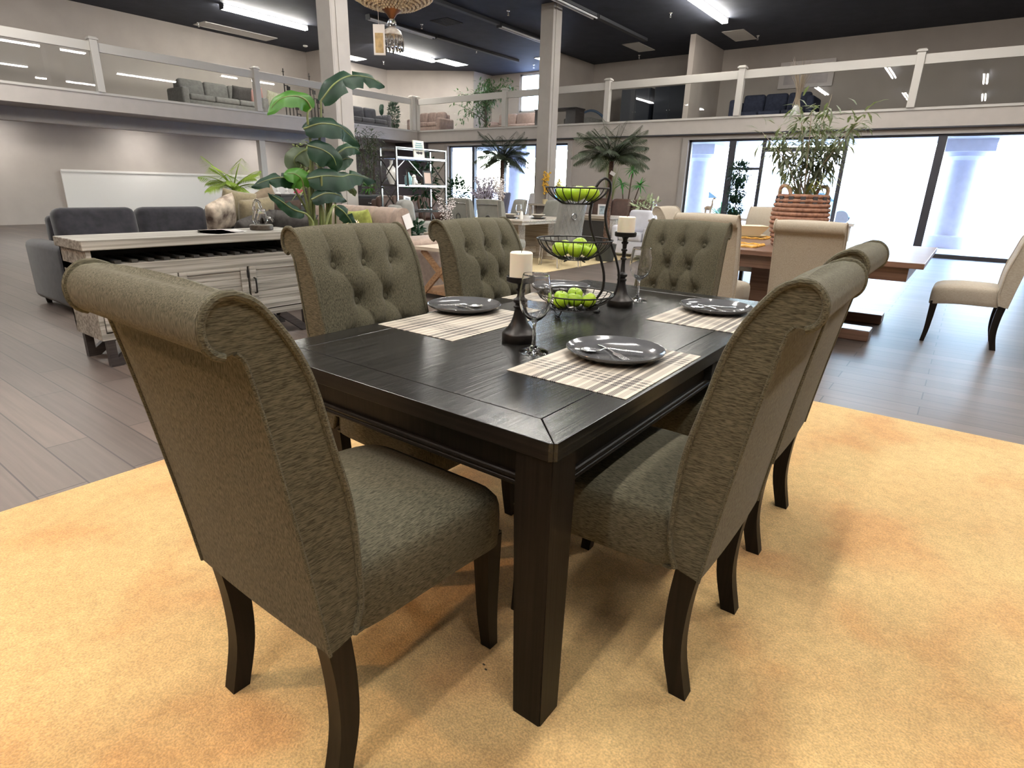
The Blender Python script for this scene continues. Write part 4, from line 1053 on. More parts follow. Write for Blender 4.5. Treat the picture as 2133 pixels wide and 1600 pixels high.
# ---------------------------------------------------------------- bird of paradise plant
BOP = [
  ('top', 0, 0.22, [(-5.2, 3.716, 0.808), (-5.2, 3.755, 1.466), (-5.2, 3.81, 1.815)], [(-5.2, 3.826, 1.986), (-5.15, 3.961, 2.149), (-5.2, 4.198, 2.254), (-5.2, 4.455, 2.27), (-5.2, 4.632, 2.223)]),
  ('ul', 1, 0.18, [(-5.1, 3.571, 0.806), (-5.1, 3.608, 1.458), (-5.1, 3.59, 1.811)], [(-5.1, 3.64, 1.894), (-5.1, 3.585, 1.96), (-5.1, 3.467, 1.978), (-5.1, 3.318, 1.933), (-5.1, 3.183, 1.806)]),
  ('mid', 0, 0.22, [(-5.1, 3.532, 0.798), (-5.1, 3.592, 1.458), (-5.1, 3.602, 1.668)], [(-5.1, 3.54, 1.713), (-5.05, 3.69, 1.767), (-5.05, 3.881, 1.767), (-5.1, 4.03, 1.719), (-5.1, 4.183, 1.614)]),
  ('broad', 0, 0.25, [(-5.05, 3.628, 0.798), (-5.05, 3.664, 1.418), (-5.05, 3.605, 1.521)], [(-5.05, 3.531, 1.567), (-5.0, 3.654, 1.537), (-4.98, 3.756, 1.474), (-4.98, 3.794, 1.367)]),
  ('right', 0, 0.14, [(-5.3, 3.844, 0.783), (-5.3, 3.956, 1.247), (-5.3, 4.059, 1.482)], [(-5.3, 4.039, 1.517), (-5.3, 4.164, 1.589), (-5.3, 4.276, 1.596), (-5.3, 4.348, 1.553)]),
  ('rightlow', 0, 0.16, [(-5.35, 3.868, 0.779), (-5.35, 3.978, 1.199), (-5.35, 4.068, 1.413)], [(-5.35, 4.008, 1.41), (-5.35, 4.107, 1.456), (-5.35, 4.208, 1.489), (-5.35, 4.288, 1.484)]),
  ('farleft', 0, 0.15, [(-5.15, 3.605, 0.792), (-5.15, 3.542, 0.976), (-5.15, 3.416, 1.187)], [(-5.15, 3.431, 1.23), (-5.15, 3.326, 1.278), (-5.15, 3.168, 1.258), (-5.15, 2.989, 1.197)]),
  ('bright', 1, 0.22, [(-5.08, 3.518, 0.8), (-5.08, 3.498, 1.024), (-5.08, 3.471, 1.176)], [(-5.08, 3.474, 1.206), (-5.08, 3.455, 1.274), (-5.08, 3.383, 1.314), (-5.08, 3.274, 1.311)]),
  ('big', 0, 0.24, [(-5.0, 3.659, 0.799), (-5.0, 3.661, 1.07), (-5.0, 3.606, 1.179)], [(-5.0, 3.468, 1.275), (-4.96, 3.639, 1.305), (-4.95, 3.82, 1.303), (-5.0, 3.997, 1.325), (-5.0, 4.283, 1.277)]),
  ('lowmid', 0, 0.15, [(-4.95, 3.578, 0.806), (-4.95, 3.573, 0.984), (-4.95, 3.538, 1.072)], [(-4.95, 3.456, 1.089), (-4.92, 3.588, 1.146), (-4.92, 3.73, 1.138), (-4.95, 3.856, 1.08)]),
  ('lowleft', 0, 0.12, [(-4.9, 3.414, 0.806), (-4.9, 3.412, 0.894), (-4.9, 3.366, 0.955)], [(-4.9, 3.337, 0.973), (-4.9, 3.221, 1.008), (-4.9, 3.105, 1.083), (-4.9, 2.992, 1.147)]),
  ('lowright', 0, 0.14, [(-4.9, 3.541, 0.801), (-4.9, 3.624, 0.985), (-4.9, 3.672, 1.038)], [(-4.9, 3.694, 1.029), (-4.9, 3.78, 0.974), (-4.9, 3.854, 0.89), (-4.9, 3.895, 0.801)]),
  ('curl', 2, 0.09, [(-5.05, 3.696, 0.795), (-5.05, 3.754, 1.068), (-5.05, 3.822, 1.203)], [(-5.05, 3.873, 1.258), (-5.05, 3.952, 1.232), (-5.05, 4.026, 1.178), (-5.05, 4.052, 1.123)]),
  ('behind', 2, 0.24, [(-5.5, 3.822, 0.772), (-5.5, 3.811, 1.241), (-5.5, 3.766, 1.469)], [(-5.5, 3.843, 1.563), (-5.5, 3.738, 1.512), (-5.5, 3.676, 1.442), (-5.5, 3.723, 1.367)]),
]
NOTCH = {'top': {9: 1, 13: -1, 16: 1, 20: -1}, 'mid': {15: 1}, 'lowright': {8: -1, 12: 1}, 'farleft': {7: 1, 12: -1}, 'big': {17: -1, 21: 1}, 'broad': {}, 'lowleft': {10: 1}}
def bop():
    base = V((-5.15, 3.64, 0)); t = thing('bird_of_paradise_plant', 'tall potted plant with big paddle leaves behind the sideboard and tufted chair', 'potted plant', base)
    B().lathe([(0,0),(.15,0),(.19,.30),(.20,.32),(.185,.33),(.175,.29),(0,.28)], 28).build('pot', M['pot_dark'], t)
    B().lathe([(0,.281),(.17,.281)], 24).build('soil', M['soil'], t)
    rr = random.Random(3); mats = [M['plantgreen'], M['plantbright'], M['plantgrey']]
    for name, mi, W, st, bl in BOP:
        sp = [V(p)-base for p in st]; bp = [V(p)-base for p in bl]
        root = V(((sp[0].x)*.35+rr.uniform(-.05,.05), sp[0].y*.35+rr.uniform(-.05,.05), .29))
        path = spline(bp, 6); n = len(path)
        b = B(); rows = []
        nw = 7
        # the paddle faces up and out toward the aisle
        for i, p in enumerate(path):
            t_ = i/(n-1); d = (path[min(i+1, n-1)]-path[max(i-1, 0)]).normalized()
            out = V((.62, -.45, .35)); sd = d.cross(out).normalized(); nn = sd.cross(d).normalized()
            w = W*.5*(max(0, math.sin(PI*min(1, .06+.94*t_**.75)))**.62)
            if t_ > .93: w *= (1-t_)/.07*.7+.3
            r = []; cut = NOTCH.get(name, {}).get(i, 0)
            for k in range(nw):
                s = -1+2*k/(nw-1); rag = .18 if (cut and s*cut > .2) else 1.0
                rip = .010*math.sin(t_*22+s*3)*abs(s)
                r.append(b.v(p+sd*(w*s*rag)+nn*(-.22*w*s*s+rip)+V((0,0,-.10*W*abs(s)**2))))
            rows.append(r)
        for i in range(n-1):
            for k in range(nw-1):
                b.f([rows[i][k], rows[i][k+1], rows[i+1][k+1], rows[i+1][k]])
        lo = b.build('leaf', mats[mi], t, smooth=70)
        B().tube(path[:-2], [.008*(1-i/n)+.0015 for i in range(n-2)], 6).build('midrib', M['stalk'], lo)
        pts = spline([root, root*.4+sp[0]*.6+V((0,0,-.08)), sp[0]] + sp[1:] + [bp[0]], 5)
        B().tube(pts, [.021-.013*i/(len(pts)-1) for i in range(len(pts))], 8).build('stalk', M['stalk'], lo)
    for x, y, h, r in ((.02,.03,1.05,.03),(-.04,.0,.95,.026),(.03,-.05,.9,.022),(.10,.02,1.22,.016),(.11,-.06,1.30,.018),(.09,.08,1.12,.014),(.12,.0,1.0,.013)):
        B().tube(spline([(x,y,.29),(x*1.4,y*1.3,.6),(x*1.8,y*1.2+.02,h)], 5), [r*(1-.04*i) for i in range(11)], 10).build('stem', M['stalk'], t)
bop()
# ================================================================ grey dining set across the aisle
M['grey_vel'] = mat('grey_velvet', (.20,.195,.17), .7, nscale=10, namt=.12, sheen=.4, spec=.3)
M['grey_leath'] = mat('silver_grey_leather', (.22,.215,.20), .5, nscale=10, namt=.1, sheen=.2)
M['ashwood'] = wood('ash_grey_wood', (.30,.25,.20), (.50,.44,.37), .55, 'x', scale=.5, bump=.15)
def grey_table():
    t = thing('grey_dining_table', 'ash grey pedestal dining table laid with plates across the aisle', 'table', (-6.3, 8.72, .012))
    B().box(-.6, .6, -.86, .86, .70, .725, .003).box(-.58, .58, -.84, .84, .655, .70, .003).build('table_top', M['ashwood'], t, smooth=0)
    for y in (-.45, .45):
        B().box(-.30, .30, y-.10, y+.10, .06, .655, .01).build('pedestal', M['ashwood'], t, smooth=0)
        B().box(-.42, .42, y-.09, y+.09, 0, .07, .01).build('foot', M['ashwood'], t, smooth=0)
    B().box(-.05, .05, -.4, .4, .10, .22, .005).build('stretcher', M['ashwood'], t, smooth=0)
grey_table()
def ring_chair(name, label, loc, rz, m, ring=True, group='grey velvet chairs', W=.25, H=1.05, quilt=False, tuftf=False, leg='wood'):
    """faces +y, ring pull on the outside of the back"""
    t = thing(name, label, 'chair', loc, rz, group)
    b = B(); prof_f = [(.0,.44),(-.01,.62),(-.05,.82),(-.10,H-.02)]; prof_r = [(-.17,H),(-.14,.82),(-.10,.62),(-.085,.36)]
    F = [p[1:] for p in spline([(0,)+p for p in prof_f], 5)]; R_ = [p[1:] for p in spline([(0,)+p for p in prof_r], 5)]
    nx = 13; rows = []
    for (y, z) in F+[(-.125,H+.006),(-.15,H+.010)]+R_:
        rows.append([b.v((-W+2*W*j/(nx-1), y+.03*(abs(-1+2*j/(nx-1))**3), z-.01*abs(-1+2*j/(nx-1))**4)) for j in range(nx)])
    n = len(rows)
    for i in range(n):
        a, c = rows[i], rows[(i+1) % n]
        for j in range(nx-1): b.f([a[j], a[j+1], c[j+1], c[j]])
    for j in (0, nx-1): b.f([rows[i][j] for i in range(n)])
    bk = b.build('backrest', m, t, smooth=45)
    # nailhead outline on the outer back
    b = B()
    for s in (-1, 1):
        pts = [(s*(W-.035), y-.004, z) for y, z in R_ if z > .5]
        b.tube(pts, .005, 6)
    b.tube([(-W+.035, R_[1][0]-.006, R_[1][1]-.02), (W-.035, R_[1][0]-.006, R_[1][1]-.02)], .005, 6)
    b.build('nailhead_trim', M['steel'], bk)
    if quilt:
        b = B()
        for i in range(-5, 9):
            for s in (-1, 1):
                pts = []
                for k in range(12):
                    z = .45+k*.05; x = s*(-.25+i*.09*.9+(z-.45)*.5)
                    if abs(x) < W-.04:
                        yy = lerp_prof([(p[1], p[0]) for p in R_[::-1]], min(1, max(0, (z-.36)/(H-.36))))[1]; pts.append((x, yy-.001, z))
                if len(pts) > 2: b.tube(pts, .0035, 5)
        b.build('quilting', m, bk)
    if ring:
        b = B(); y, z = -.135, H-.27
        b.tube([(.048*math.cos(2*PI*k/20), y-.012, z+.048*math.sin(2*PI*k/20)) for k in range(20)], .006, 6, closed=True); b.ball((0, y-.008, z+.05), .012, 8, 6)
        b.build('ring_pull', M['chrome'], bk)
    if tuftf:
        for z in (.85, .70):
            for x in ((-.14,0,.14) if z > .8 else (-.07,.07)):
                B().ball((x, -.015-(z-.6)*.2, z), .014, 8, 5).build('button', m, bk)
    rbox(-W, W, -.06, .46, .34, .48, .05).build('seat', m, t, smooth=50)
    lm = M['crystal'] if leg == 'acrylic' else M['ashwood']
    for sx in (-1, 1):
        for y, dy in ((-.04, -.05), (.41, .02)):
            B().bar((sx*(W-.04), y, .35), (sx*(W-.03), y+dy, 0), .04, .04).build('leg', lm, t, smooth=0)
    return t
RZ = .012
ring_chair('velvet_chair', 'grey velvet chair with ring pull on its back, nearest the etagere', (-6.28, 7.15, RZ), -.18, M['grey_vel'])
ring_chair('velvet_chair', 'grey velvet chair with ring pull on its back, beside the table corner', (-5.62, 7.05, RZ), -.1, M['grey_vel'])
ring_chair('velvet_chair', 'grey tufted chair facing us behind the grey table, beside the blossom vase', (-7.22, 9.72, RZ), PI-.5, M['grey_vel'], False, tuftf=True, H=1.0)
ring_chair('velvet_chair', 'grey tufted chair facing us behind the grey table, right of the other', (-6.55, 9.95, RZ), PI-.35, M['grey_vel'], False, tuftf=True, H=1.0)
ring_chair('quilted_chair', 'silver grey quilted side chair with ring pull and clear legs by the fruit stand', (-5.15, 8.36, RZ), PI/2-.35, M['grey_leath'], True, quilt=True, leg='acrylic', H=1.08)
sofa('armchair', 'pale grey leather tub armchair left of the velvet chairs', 'armchair', (-7.0, 6.65, 0), -.5, .62, .62, 1.0, M['grey_leath'], 1, .72, .1)
def bowl_set(x, y, lb):
    t = thing('bowl_on_plate', lb, 'bowl', (x, y, .7375), 0, 'place settings on the grey table')
    B().lathe([(0,0),(.08,0),(.14,.018),(.145,.024),(.138,.024),(.08,.008),(0,.008)], 28).build('plate', M['plate'], t)
    B().lathe([(0,.009),(.05,.009),(.09,.05),(.12,.072),(.118,.076),(.085,.055),(.045,.018),(0,.016)], 28).build('bowl', mat('cream_stoneware', (.55,.50,.42), .4), t)
bowl_set(-6.28, 8.28, 'cream bowl on grey plate on the grey table beside the glass jug vase')
bowl_set(-5.92, 8.62, 'cream bowl on grey plate at the grey table corner')
wg = wineglass(-6.14, 8.35, 'distant wine glass between the two bowls on the grey table'); wg.location.z = .7375; wg['group'] = 'place settings on the grey table'; wg.scale = (1,1,.95)
t = thing('salt_shaker', 'small white shaker by the wine glass on the grey table', 'shaker', (-5.98, 8.22, .7375)); B().lathe([(0,0),(.024,0),(.03,.05),(.022,.11),(.012,.13),(0,.132)], 16).build('body', M['pot_white'], t)
# glass jug vase with white blossoms
def blossoms(b, p0, n, spread, h, r, rr, up=.8):
    """twigs with small five-point flowers; returns twig paths"""
    tw = []
    for i in range(n):
        a = rr.uniform(0, 2*PI); e = V(p0)+V((spread*rr.uniform(.15,1)*math.cos(a), spread*rr.uniform(.15,1)*math.sin(a), h*rr.uniform(.55,1)))
        mid = V(p0)*.5+e*.5+V((rr.uniform(-.04,.04), rr.uniform(-.04,.04), h*.12)); pts = spline([p0, mid, e], 6); tw.append(pts)
        for q in pts[3:]:
            for _ in range(3):
                c = q+V((rr.gauss(0,.022), rr.gauss(0,.022), rr.gauss(0,.022)))
                b.ball(c, r*rr.uniform(.6,1.2), 5, 3, (1,1,.7))
    return tw
M['blossom'] = mat('white_blossom', (.78,.72,.72), .8); M['blossom_lav'] = mat('lavender_white_blossom', (.72,.66,.78), .8)
M['twig'] = mat('brown_twig', (.09,.065,.05), .9)
def flower_vase(name, label, loc, vase, n, spread, h, r, m, seed, z0, twr=.004, group=None):
    t = thing(name, label, 'flowers', loc, 0, group); rr = random.Random(seed)
    if vase: vase(t)
    b = B(); tw = blossoms(b, (0,0,z0), n, spread, h, r, rr); b.build('blossoms', m, t, smooth=0)
    b = B()
    for p in tw: b.tube(p, [twr*(1-.7*i/len(p)) for i in range(len(p))], 5)
    b.build('branches', M['twig'], t)
    return t
def jug(t): B().lathe([(0,0),(.075,0),(.085,.02),(.085,.17),(.06,.20),(.055,.225),(.058,.23),(.05,.225),(.055,.2),(.078,.17),(.078,.025),(0,.012)], 28).build('glass_jug', M['crystal'], t)
flower_vase('blossom_vase', 'clear glass jug of tall white blossom branches on the grey table', (-6.56, 8.32, .7375), jug, 16, .13, .58, .012, M['blossom'], 2, .1)
def jug2(t): B().lathe([(0,0),(.05,0),(.06,.02),(.05,.10),(.03,.13),(.034,.14),(.026,.13),(.044,.1),(.053,.02),(0,.01)], 24).build('glass_jug', M['crystal'], t)
# console behind the first velvet chair holding a small glass vase
t = thing('console_table', 'low wooden bench table before the velvet ring chairs', 'console table', (-5.95, 6.35, 0)); B().box(-.30,.30,-.15,.15,.56,.6,.004).build('top', M['ashwood'], t, smooth=0)
for sx in (-1,1):
    for sy in (-1,1): B().bar((sx*.26, sy*.11, 0), (sx*.26, sy*.11, .56), .04).build('leg', M['ashwood'], t, smooth=0)
flower_vase('blossom_vase', 'small glass vase of white sprigs before the velvet ring chairs', (-5.92, 6.36, .60), jug2, 9, .16, .42, .010, M['blossom'], 5, .08)
flower_vase('cherry_tree', 'lavender white blossom tree standing before the left window', (-11.15, 13.5, 0), lambda t: B().lathe([(0,0),(.16,0),(.2,.3),(.17,.3),(0,.28)], 20).build('pot', M['pot_dark'], t), 46, .52, 1.05, .028, M['blossom_lav'], 9, .42, .012)

# ---------------------------------------------------------------- chrome etagere with its ornaments
def etagere():
    t = thing('etagere', 'tall chrome open shelf with X sides and glass shelves beneath the balcony corner', 'shelf unit', (-8.62, 8.34, 0))
    x, y, h, w = .21, .64, 1.88, .03
    for sx in (-1,1):
        for sy in (-1,1): B().cbox((sx*x, sy*y, h/2), (w,w,h)).build('post', M['chrome'], t, smooth=0)
    for z in (.12, .76, 1.22, 1.70):
        sh = B(); sh.box(-x,x,-y-.015,-y+.015,z-.018,z+.018); sh.box(-x,x,y-.015,y+.015,z-.018,z+.018); sh.box(-x-.015,-x+.015,-y,y,z-.018,z+.018); sh.box(x-.015,x+.015,-y,y,z-.018,z+.018)
        so = sh.build('shelf_frame', M['chrome'], t, smooth=0)
        B().box(-x+.016, x-.016, -y+.016, y-.016, z+.008, z+.016).build('glass_shelf', M['glass'], so, smooth=0)
    b = B(); b.box(-x,x,-y-.012,-y+.012,h-.02,h); b.box(-x,x,y-.012,y+.012,h-.02,h); b.box(-x-.012,-x+.012,-y,y,h-.02,h); b.box(x-.012,x+.012,-y,y,h-.02,h); b.build('top_rail', M['chrome'], t, smooth=0)
    for z0, z1 in ((.78,1.20),(1.24,1.68),(.14,.74)):
        for sy in (-1,1):
            b = B(); b.bar((-x, sy*y, z0), (x, sy*y, z1), .014); b.bar((x, sy*y, z0), (-x, sy*y, z1), .014); b.build('cross_brace', M['chrome'], t, smooth=0)
    for s in (-1, 1):
        B().bar((-x, s*.62, 1.24), (-x, s*.05, 1.68), .014).build('back_brace', M['chrome'], t, smooth=0)
etagere()
ZS = 1.2365
def frame(label, loc, w, h, rot, fm, pm, g='picture frames on the etagere'):
    t = thing('picture_frame', label, 'picture frame', loc, 0, g); t.rotation_euler = rot
    b = B(); e = .03
    b.box(-.01,.01,-w/2,w/2,0,e); b.box(-.01,.01,-w/2,w/2,h-e,h); b.box(-.01,.01,-w/2,-w/2+e,e,h-e); b.box(-.01,.01,w/2-e,w/2,e,h-e); b.build('frame', fm, t, smooth=0)
    B().box(-.004,.003,-w/2+e,w/2-e,e,h-e).build('picture', pm, t, smooth=0)
blackf = mat('black_frame', (.02,.02,.02), .4)
frame('black picture frame with pink paper on the right of the etagere', (-8.42, 8.50, ZS), .24, .26, (0,-.12,0), blackf, mat('pink_paper', (.55,.42,.36), .7))
frame('black picture frame tilted beside the blue bottle on the etagere', (-8.42, 7.98, ZS), .17, .27, (.28,-.1,.9), blackf, M['paper'])
frame('white picture frame with dark figures on the lower etagere shelf', (-8.40, 7.92, .7765), .20, .26, (-.15,-.1,.2), mat('white_frame', (.75,.76,.82), .5), mat('photo_print', (.7,.75,.85), .6, nscale=16, col2=(.08,.09,.14)))
t = thing('wall_sign', 'square white sign with striped writing on top of the etagere', 'sign', (-8.44, 8.30, 1.7165)); t.rotation_euler = (0,-.08,.1)
B().box(-.012,.012,-.15,.15,0,.30,.003).build('board', mat('cream_board', (.74,.72,.64), .7), t, smooth=0)
sg = mat('teal_lettering', (.18,.32,.34), .7)
for i, (w, z) in enumerate(((.17,.25),(.21,.215),(.21,.18),(.20,.145))): B().box(.012,.014,-w/2,w/2,z-.010,z+.010).build('stripe', sg, t, smooth=0)
b = B(); pts = []
for k in range(60): pts.append((.014, -.09+k*.003, .085+.022*math.sin(k*.9)*(1-.3*math.sin(k*.23))))
b.tube(pts, .004, 5); b.build('script_lettering', mat('dark_lettering', (.05,.05,.06), .7), t)
t = thing('blue_bottle', 'pale blue glass bottle on the etagere shelf', 'bottle', (-8.52, 8.08, ZS)); B().lathe([(0,0),(.065,0),(.07,.02),(.07,.13),(.05,.165),(.022,.185),(.02,.22),(.026,.225),(.018,.222),(.045,.16),(.063,.13),(.063,.03),(0,.02)], 24).build('glass_body', mat('blue_glass', (.35,.62,.66), .1, trans=.4), t)
t = thing('dog_figurine', 'white sitting dog figurine on the etagere shelf', 'figurine', (-8.46, 8.20, ZS)); pw = M['pot_white']
b = B(); b.ball((0,0,.05), .048, 14, 10, (1,1,1.1)); b.ball((0,-.015,.10), .036, 14, 10, (1,.9,1.3)); b.ball((0,-.03,.155), .032, 14, 10); b.ball((0,-.062,.148), .016, 10, 8, (1,1.4,.8)); b.ball((.028,-.02,.15), .013, 8, 6, (.5,1,1.6)); b.ball((-.028,-.02,.15), .013, 8, 6, (.5,1,1.6)); b.tube([(.02,-.035,.09),(.022,-.045,.0)], .013, 8); b.tube([(-.02,-.035,.09),(-.022,-.045,.0)], .013, 8); b.tube([(0,.045,.02),(.03,.075,.012),(.06,.08,.02)], .01, 8)
b.build('body', pw, t)
t = thing('white_vase', 'round white vase hanging high at the left of the etagere', 'vase', (-8.70, 7.84, 1.2365)); B().lathe([(0,0),(.04,0),(.07,.08),(.10,.18),(.085,.27),(.03,.33),(.028,.40),(.04,.42),(.03,.42),(.02,.4),(.02,.33),(0,.32)], 24).build('body', pw, t)
def shrub(name, label, cat, loc, pot, n, R_, h, L, w, m, seed, stems=6, cen=None, group=None, sc=(1,1,1)):
    t = thing(name, label, cat, loc, 0, group); rr = random.Random(seed)
    if pot: B().lathe([(0,0),(pot[0]*.8,0),(pot[0],pot[1]),(pot[0]*.88,pot[1]),(pot[0]*.8,pot[1]*.9),(0,pot[1]*.9)], 20).build('pot', pot[2], t)
    z0 = pot[1]*.9 if pot else 0
    cz = cen if cen is not None else z0+h*.6
    b = B(); st = B()
    for i in range(stems):
        a = 2*PI*i/stems+rr.uniform(-.4,.4); q = rr.uniform(.1,.6)
        st.tube(spline([(rr.uniform(-.02,.02),rr.uniform(-.02,.02),z0),(R_*q*.4*math.cos(a),R_*q*.4*math.sin(a),(z0+cz)/2),(R_*q*math.cos(a),R_*q*math.sin(a),cz)], 5), [.008*max(1,h)*(1-.06*k) for k in range(11)], 6)
    st.build('stem', M['twig'], t)
    for i in range(n):
        d = V((rr.gauss(0,1), rr.gauss(0,1), rr.gauss(0,1))).normalized(); r = R_*rr.uniform(.35,1)**.7
        p = V((d.x*r*sc[0], d.y*r*sc[1], cz+d.z*r*(h*.5/R_)*sc[2])); dd = (d+V((rr.uniform(-.7,.7), rr.uniform(-.7,.7), rr.uniform(-.2,.6))))
        b.leaf(p, dd, (rr.uniform(-1,1), rr.uniform(-1,1), 1), L*rr.uniform(.6,1.2), w, .25)
    b.build('foliage', m, t, smooth=0, recalc=False)
    return t
shrub('ficus_bush', 'green leafy bush at the left window beside the blossom tree', 'potted plant', (-12.3, 13.6, 0), (.2,.32,M['pot_dark']), 420, .36, .95, .11, .05, M['plantgreen'], 11, cen=1.02)
shrub('leafy_plant', 'green plant with round leaves standing behind the etagere', 'potted plant', (-9.4, 9.35, 0), (.16,.3,M['pot_dark']), 160, .34, 1.1, .13, .07, M['plantgreen'], 12, cen=1.35)
shrub('dark_bush', 'dark green bush on the floor left of the velvet chairs', 'potted plant', (-6.55, 6.1, 0), (.16,.24,M['pot_dark']), 420, .30, .5, .09, .05, M['plantgreen'], 13, cen=.52)
sofa('leather_sofa', 'brown channel back leather sofa behind the etagere foot', 'sofa', (-10.15, 9.85, 0), -PI/2, 2.2, .9, .98, M['leather'], 5, .66, .14)

# ---------------------------------------------------------------- black dresser under the balcony and what stands on it
def dresser():
    t = thing('dresser', 'long black brown dresser with paneled drawers beneath the left balcony', 'dresser', (-11.25, 8.35, 0)); d, L = .25, 1.35
    B().box(-d-.02, d+.02, -L-.03, L+.03, .955, .995, .004).build('top', M['blackwood'], t, smooth=0)
    B().box(-d, d-.02, -L, L, .08, .955).build('carcass', M['blackwood'], t, smooth=0)
    for r, (z0, z1) in enumerate(((.68,.93),(.39,.66),(.11,.37))):
        for i in range(3):
            y0 = -L+.03+i*.88; o = B().box(d-.02, d+.004, y0, y0+.84, z0, z1, .006).build('drawer', M['blackwood'], t, smooth=0)
            B().box(d+.004, d+.02, y0+.36, y0+.48, (z0+z1)/2-.012, (z0+z1)/2+.012, .003).build('pull', M['steel'], o, smooth=0)
    for sx in (-1,1):
        for sy in (-1,1): B().cbox((sx*(d-.05), sy*(L-.06), .04), (.06,.06,.08)).build('foot', M['blackwood'], t, smooth=0)
dresser()
ZD = .9955
G = 'things on the black dresser'
shrub('flower_pot', 'white flowers in a dark pot on the black dresser', 'flowers', (-11.15, 8.86, ZD), (.05,.12,M['pot_dark']), 60, .13, .2, .07, .03, M['plantgrey'], 21, cen=.2, group=G)
shrub('succulent', 'small spiky plant in a bowl at the right end of the dresser', 'potted plant', (-11.12, 9.28, ZD+.001), (.08,.07,M['pot_dark']), 40, .12, .2, .12, .03, M['plantbright'], 22, cen=.16, group=G, sc=(1,1,.6))
t = thing('wooden_drum', 'brown banded wooden drum bowl on the dresser behind the big leaf', 'bowl', (-11.2, 8.36, ZD), 0, G); B().lathe([(0,0),(.15,0),(.165,.08),(.16,.15),(.145,.15),(.14,.02),(0,.02)], 28).build('bowl', M['leather'], t); B().lathe([(.150,.138),(.172,.142),(.17,.165),(.148,.165)], 28, closed=True).build('rim', mat('orange_rim', (.6,.33,.15), .5), t)
for y, lb in ((7.48, 'pink flower posy on the dresser left of the plant stalks'), (8.62, 'pink flower posy on the dresser right of the drum bowl')):
    t = thing('pink_posy', lb, 'flowers', (-11.12, y, ZD), 0, G); b = B(); rr = random.Random(int(y*10))
    for i in range(16): b.ball((rr.gauss(0,.035), rr.gauss(0,.035), .05+rr.gauss(0,.02)), .022, 6, 4)
    b.build('petals', mat('pink_petal', (.72,.10,.2), .7), t, smooth=0); B().lathe([(0,0),(.03,0),(.035,.03),(0,.03)], 12).build('cup', pw, t)
for x, y, lb in ((-11.25, 7.08, 'white turned lamp base at the left end of the dresser'), (-11.3, 7.32, 'second white turned lamp base on the dresser, nearer the plant')):
    t = thing('turned_candlestick', lb, 'candlestick', (x, y, ZD), 0, G); B().lathe([(0,0),(.06,0),(.06,.02),(.02,.04),(.03,.08),(.015,.1),(.028,.14),(.012,.17),(.02,.2),(.045,.21),(0,.215)], 18).build('body', pw, t)
t = thing('picture_frame', 'small white framed print on the wall panel above the dresser', 'picture frame', (-11.4, 8.92, ZD), 0, G); B().box(-.01,.01,-.09,.09,0,.28).build('frame', M['paper'], t, smooth=0)
def grass_spray(name, label, loc, n, h, spread, m, seed, r=.003, vase=None, cat='potted plant', group=None, z0=0, lw=None):
    t = thing(name, label, cat, loc, 0, group); rr = random.Random(seed); b = B()
    if vase: vase(t)
    for i in range(n):
        a = rr.uniform(0,2*PI); s = spread*rr.uniform(.1,1); hh = h*rr.uniform(.6,1)
        pts = spline([(rr.gauss(0,.03), rr.gauss(0,.03), z0), (s*.35*math.cos(a), s*.35*math.sin(a), z0+hh*.6), (s*math.cos(a), s*math.sin(a), z0+hh)], 5)
        if lw:
            for k in range(len(pts)-1): 
                w0 = lw*(1-k/len(pts)); w1 = lw*(1-(k+1)/len(pts)); q = V((-math.sin(a), math.cos(a), 0))
                b.f([b.v(pts[k]-q*w0), b.v(pts[k]+q*w0), b.v(pts[k+1]+q*w1), b.v(pts[k+1]-q*w1)])
        else: b.tube(pts, [r*(1-.08*k) for k in range(len(pts))], 4)
    b.build('blades', m, t, smooth=0, recalc=False)
    return t
grass_spray('dried_branches', 'spray of thin dried grasses standing on the dresser behind the plant', (-11.35, 7.95, ZD), 40, .75, .32, mat('dry_grass', (.32,.27,.2), .9), 31, .004, cat='dried grass', group=G, vase=lambda t: B().lathe([(0,0),(.06,0),(.07,.1),(.04,.16),(0,.16)], 16).build('vase', pw, t))
# ---------------------------------------------------------------- palms and trees
def frond(b, p, a, L, lift, droop, m=None, nl=26, ll=.22, lw=.012, rr=random):
    nl = int(nl*1.75); lw *= .42
    ca, sa = math.cos(a), math.sin(a); pts = []
    for k in range(13):
        t = k/12; s = L*t
        pts.append(V(p)+V((ca*s*math.cos(lift*.6)*(1-.15*t), sa*s*math.cos(lift*.6)*(1-.15*t), s*math.sin(lift)-droop*L*t*t)))
    b.tube(pts, [.009*(1-.075*k) for k in range(13)], 4)
    for i in range(nl):
        t = .12+.88*i/nl; f = t*12; k = min(11, int(f)); q = pts[k]+(pts[k+1]-pts[k])*(f-k); d = (pts[k+1]-pts[k]).normalized()
        sd = d.cross(V((0,0,1))).normalized(); l = ll*math.sin(PI*min(.97,.18+.8*t))*rr.uniform(.85,1.1)
        for s in (-1,1):
            dd = (d*.75+sd*s*.75+V((0,0,-.12-.25*t))).normalized()
            b.leaf(q, dd, V((0,0,1)), l, lw*2.2, .35, 2)
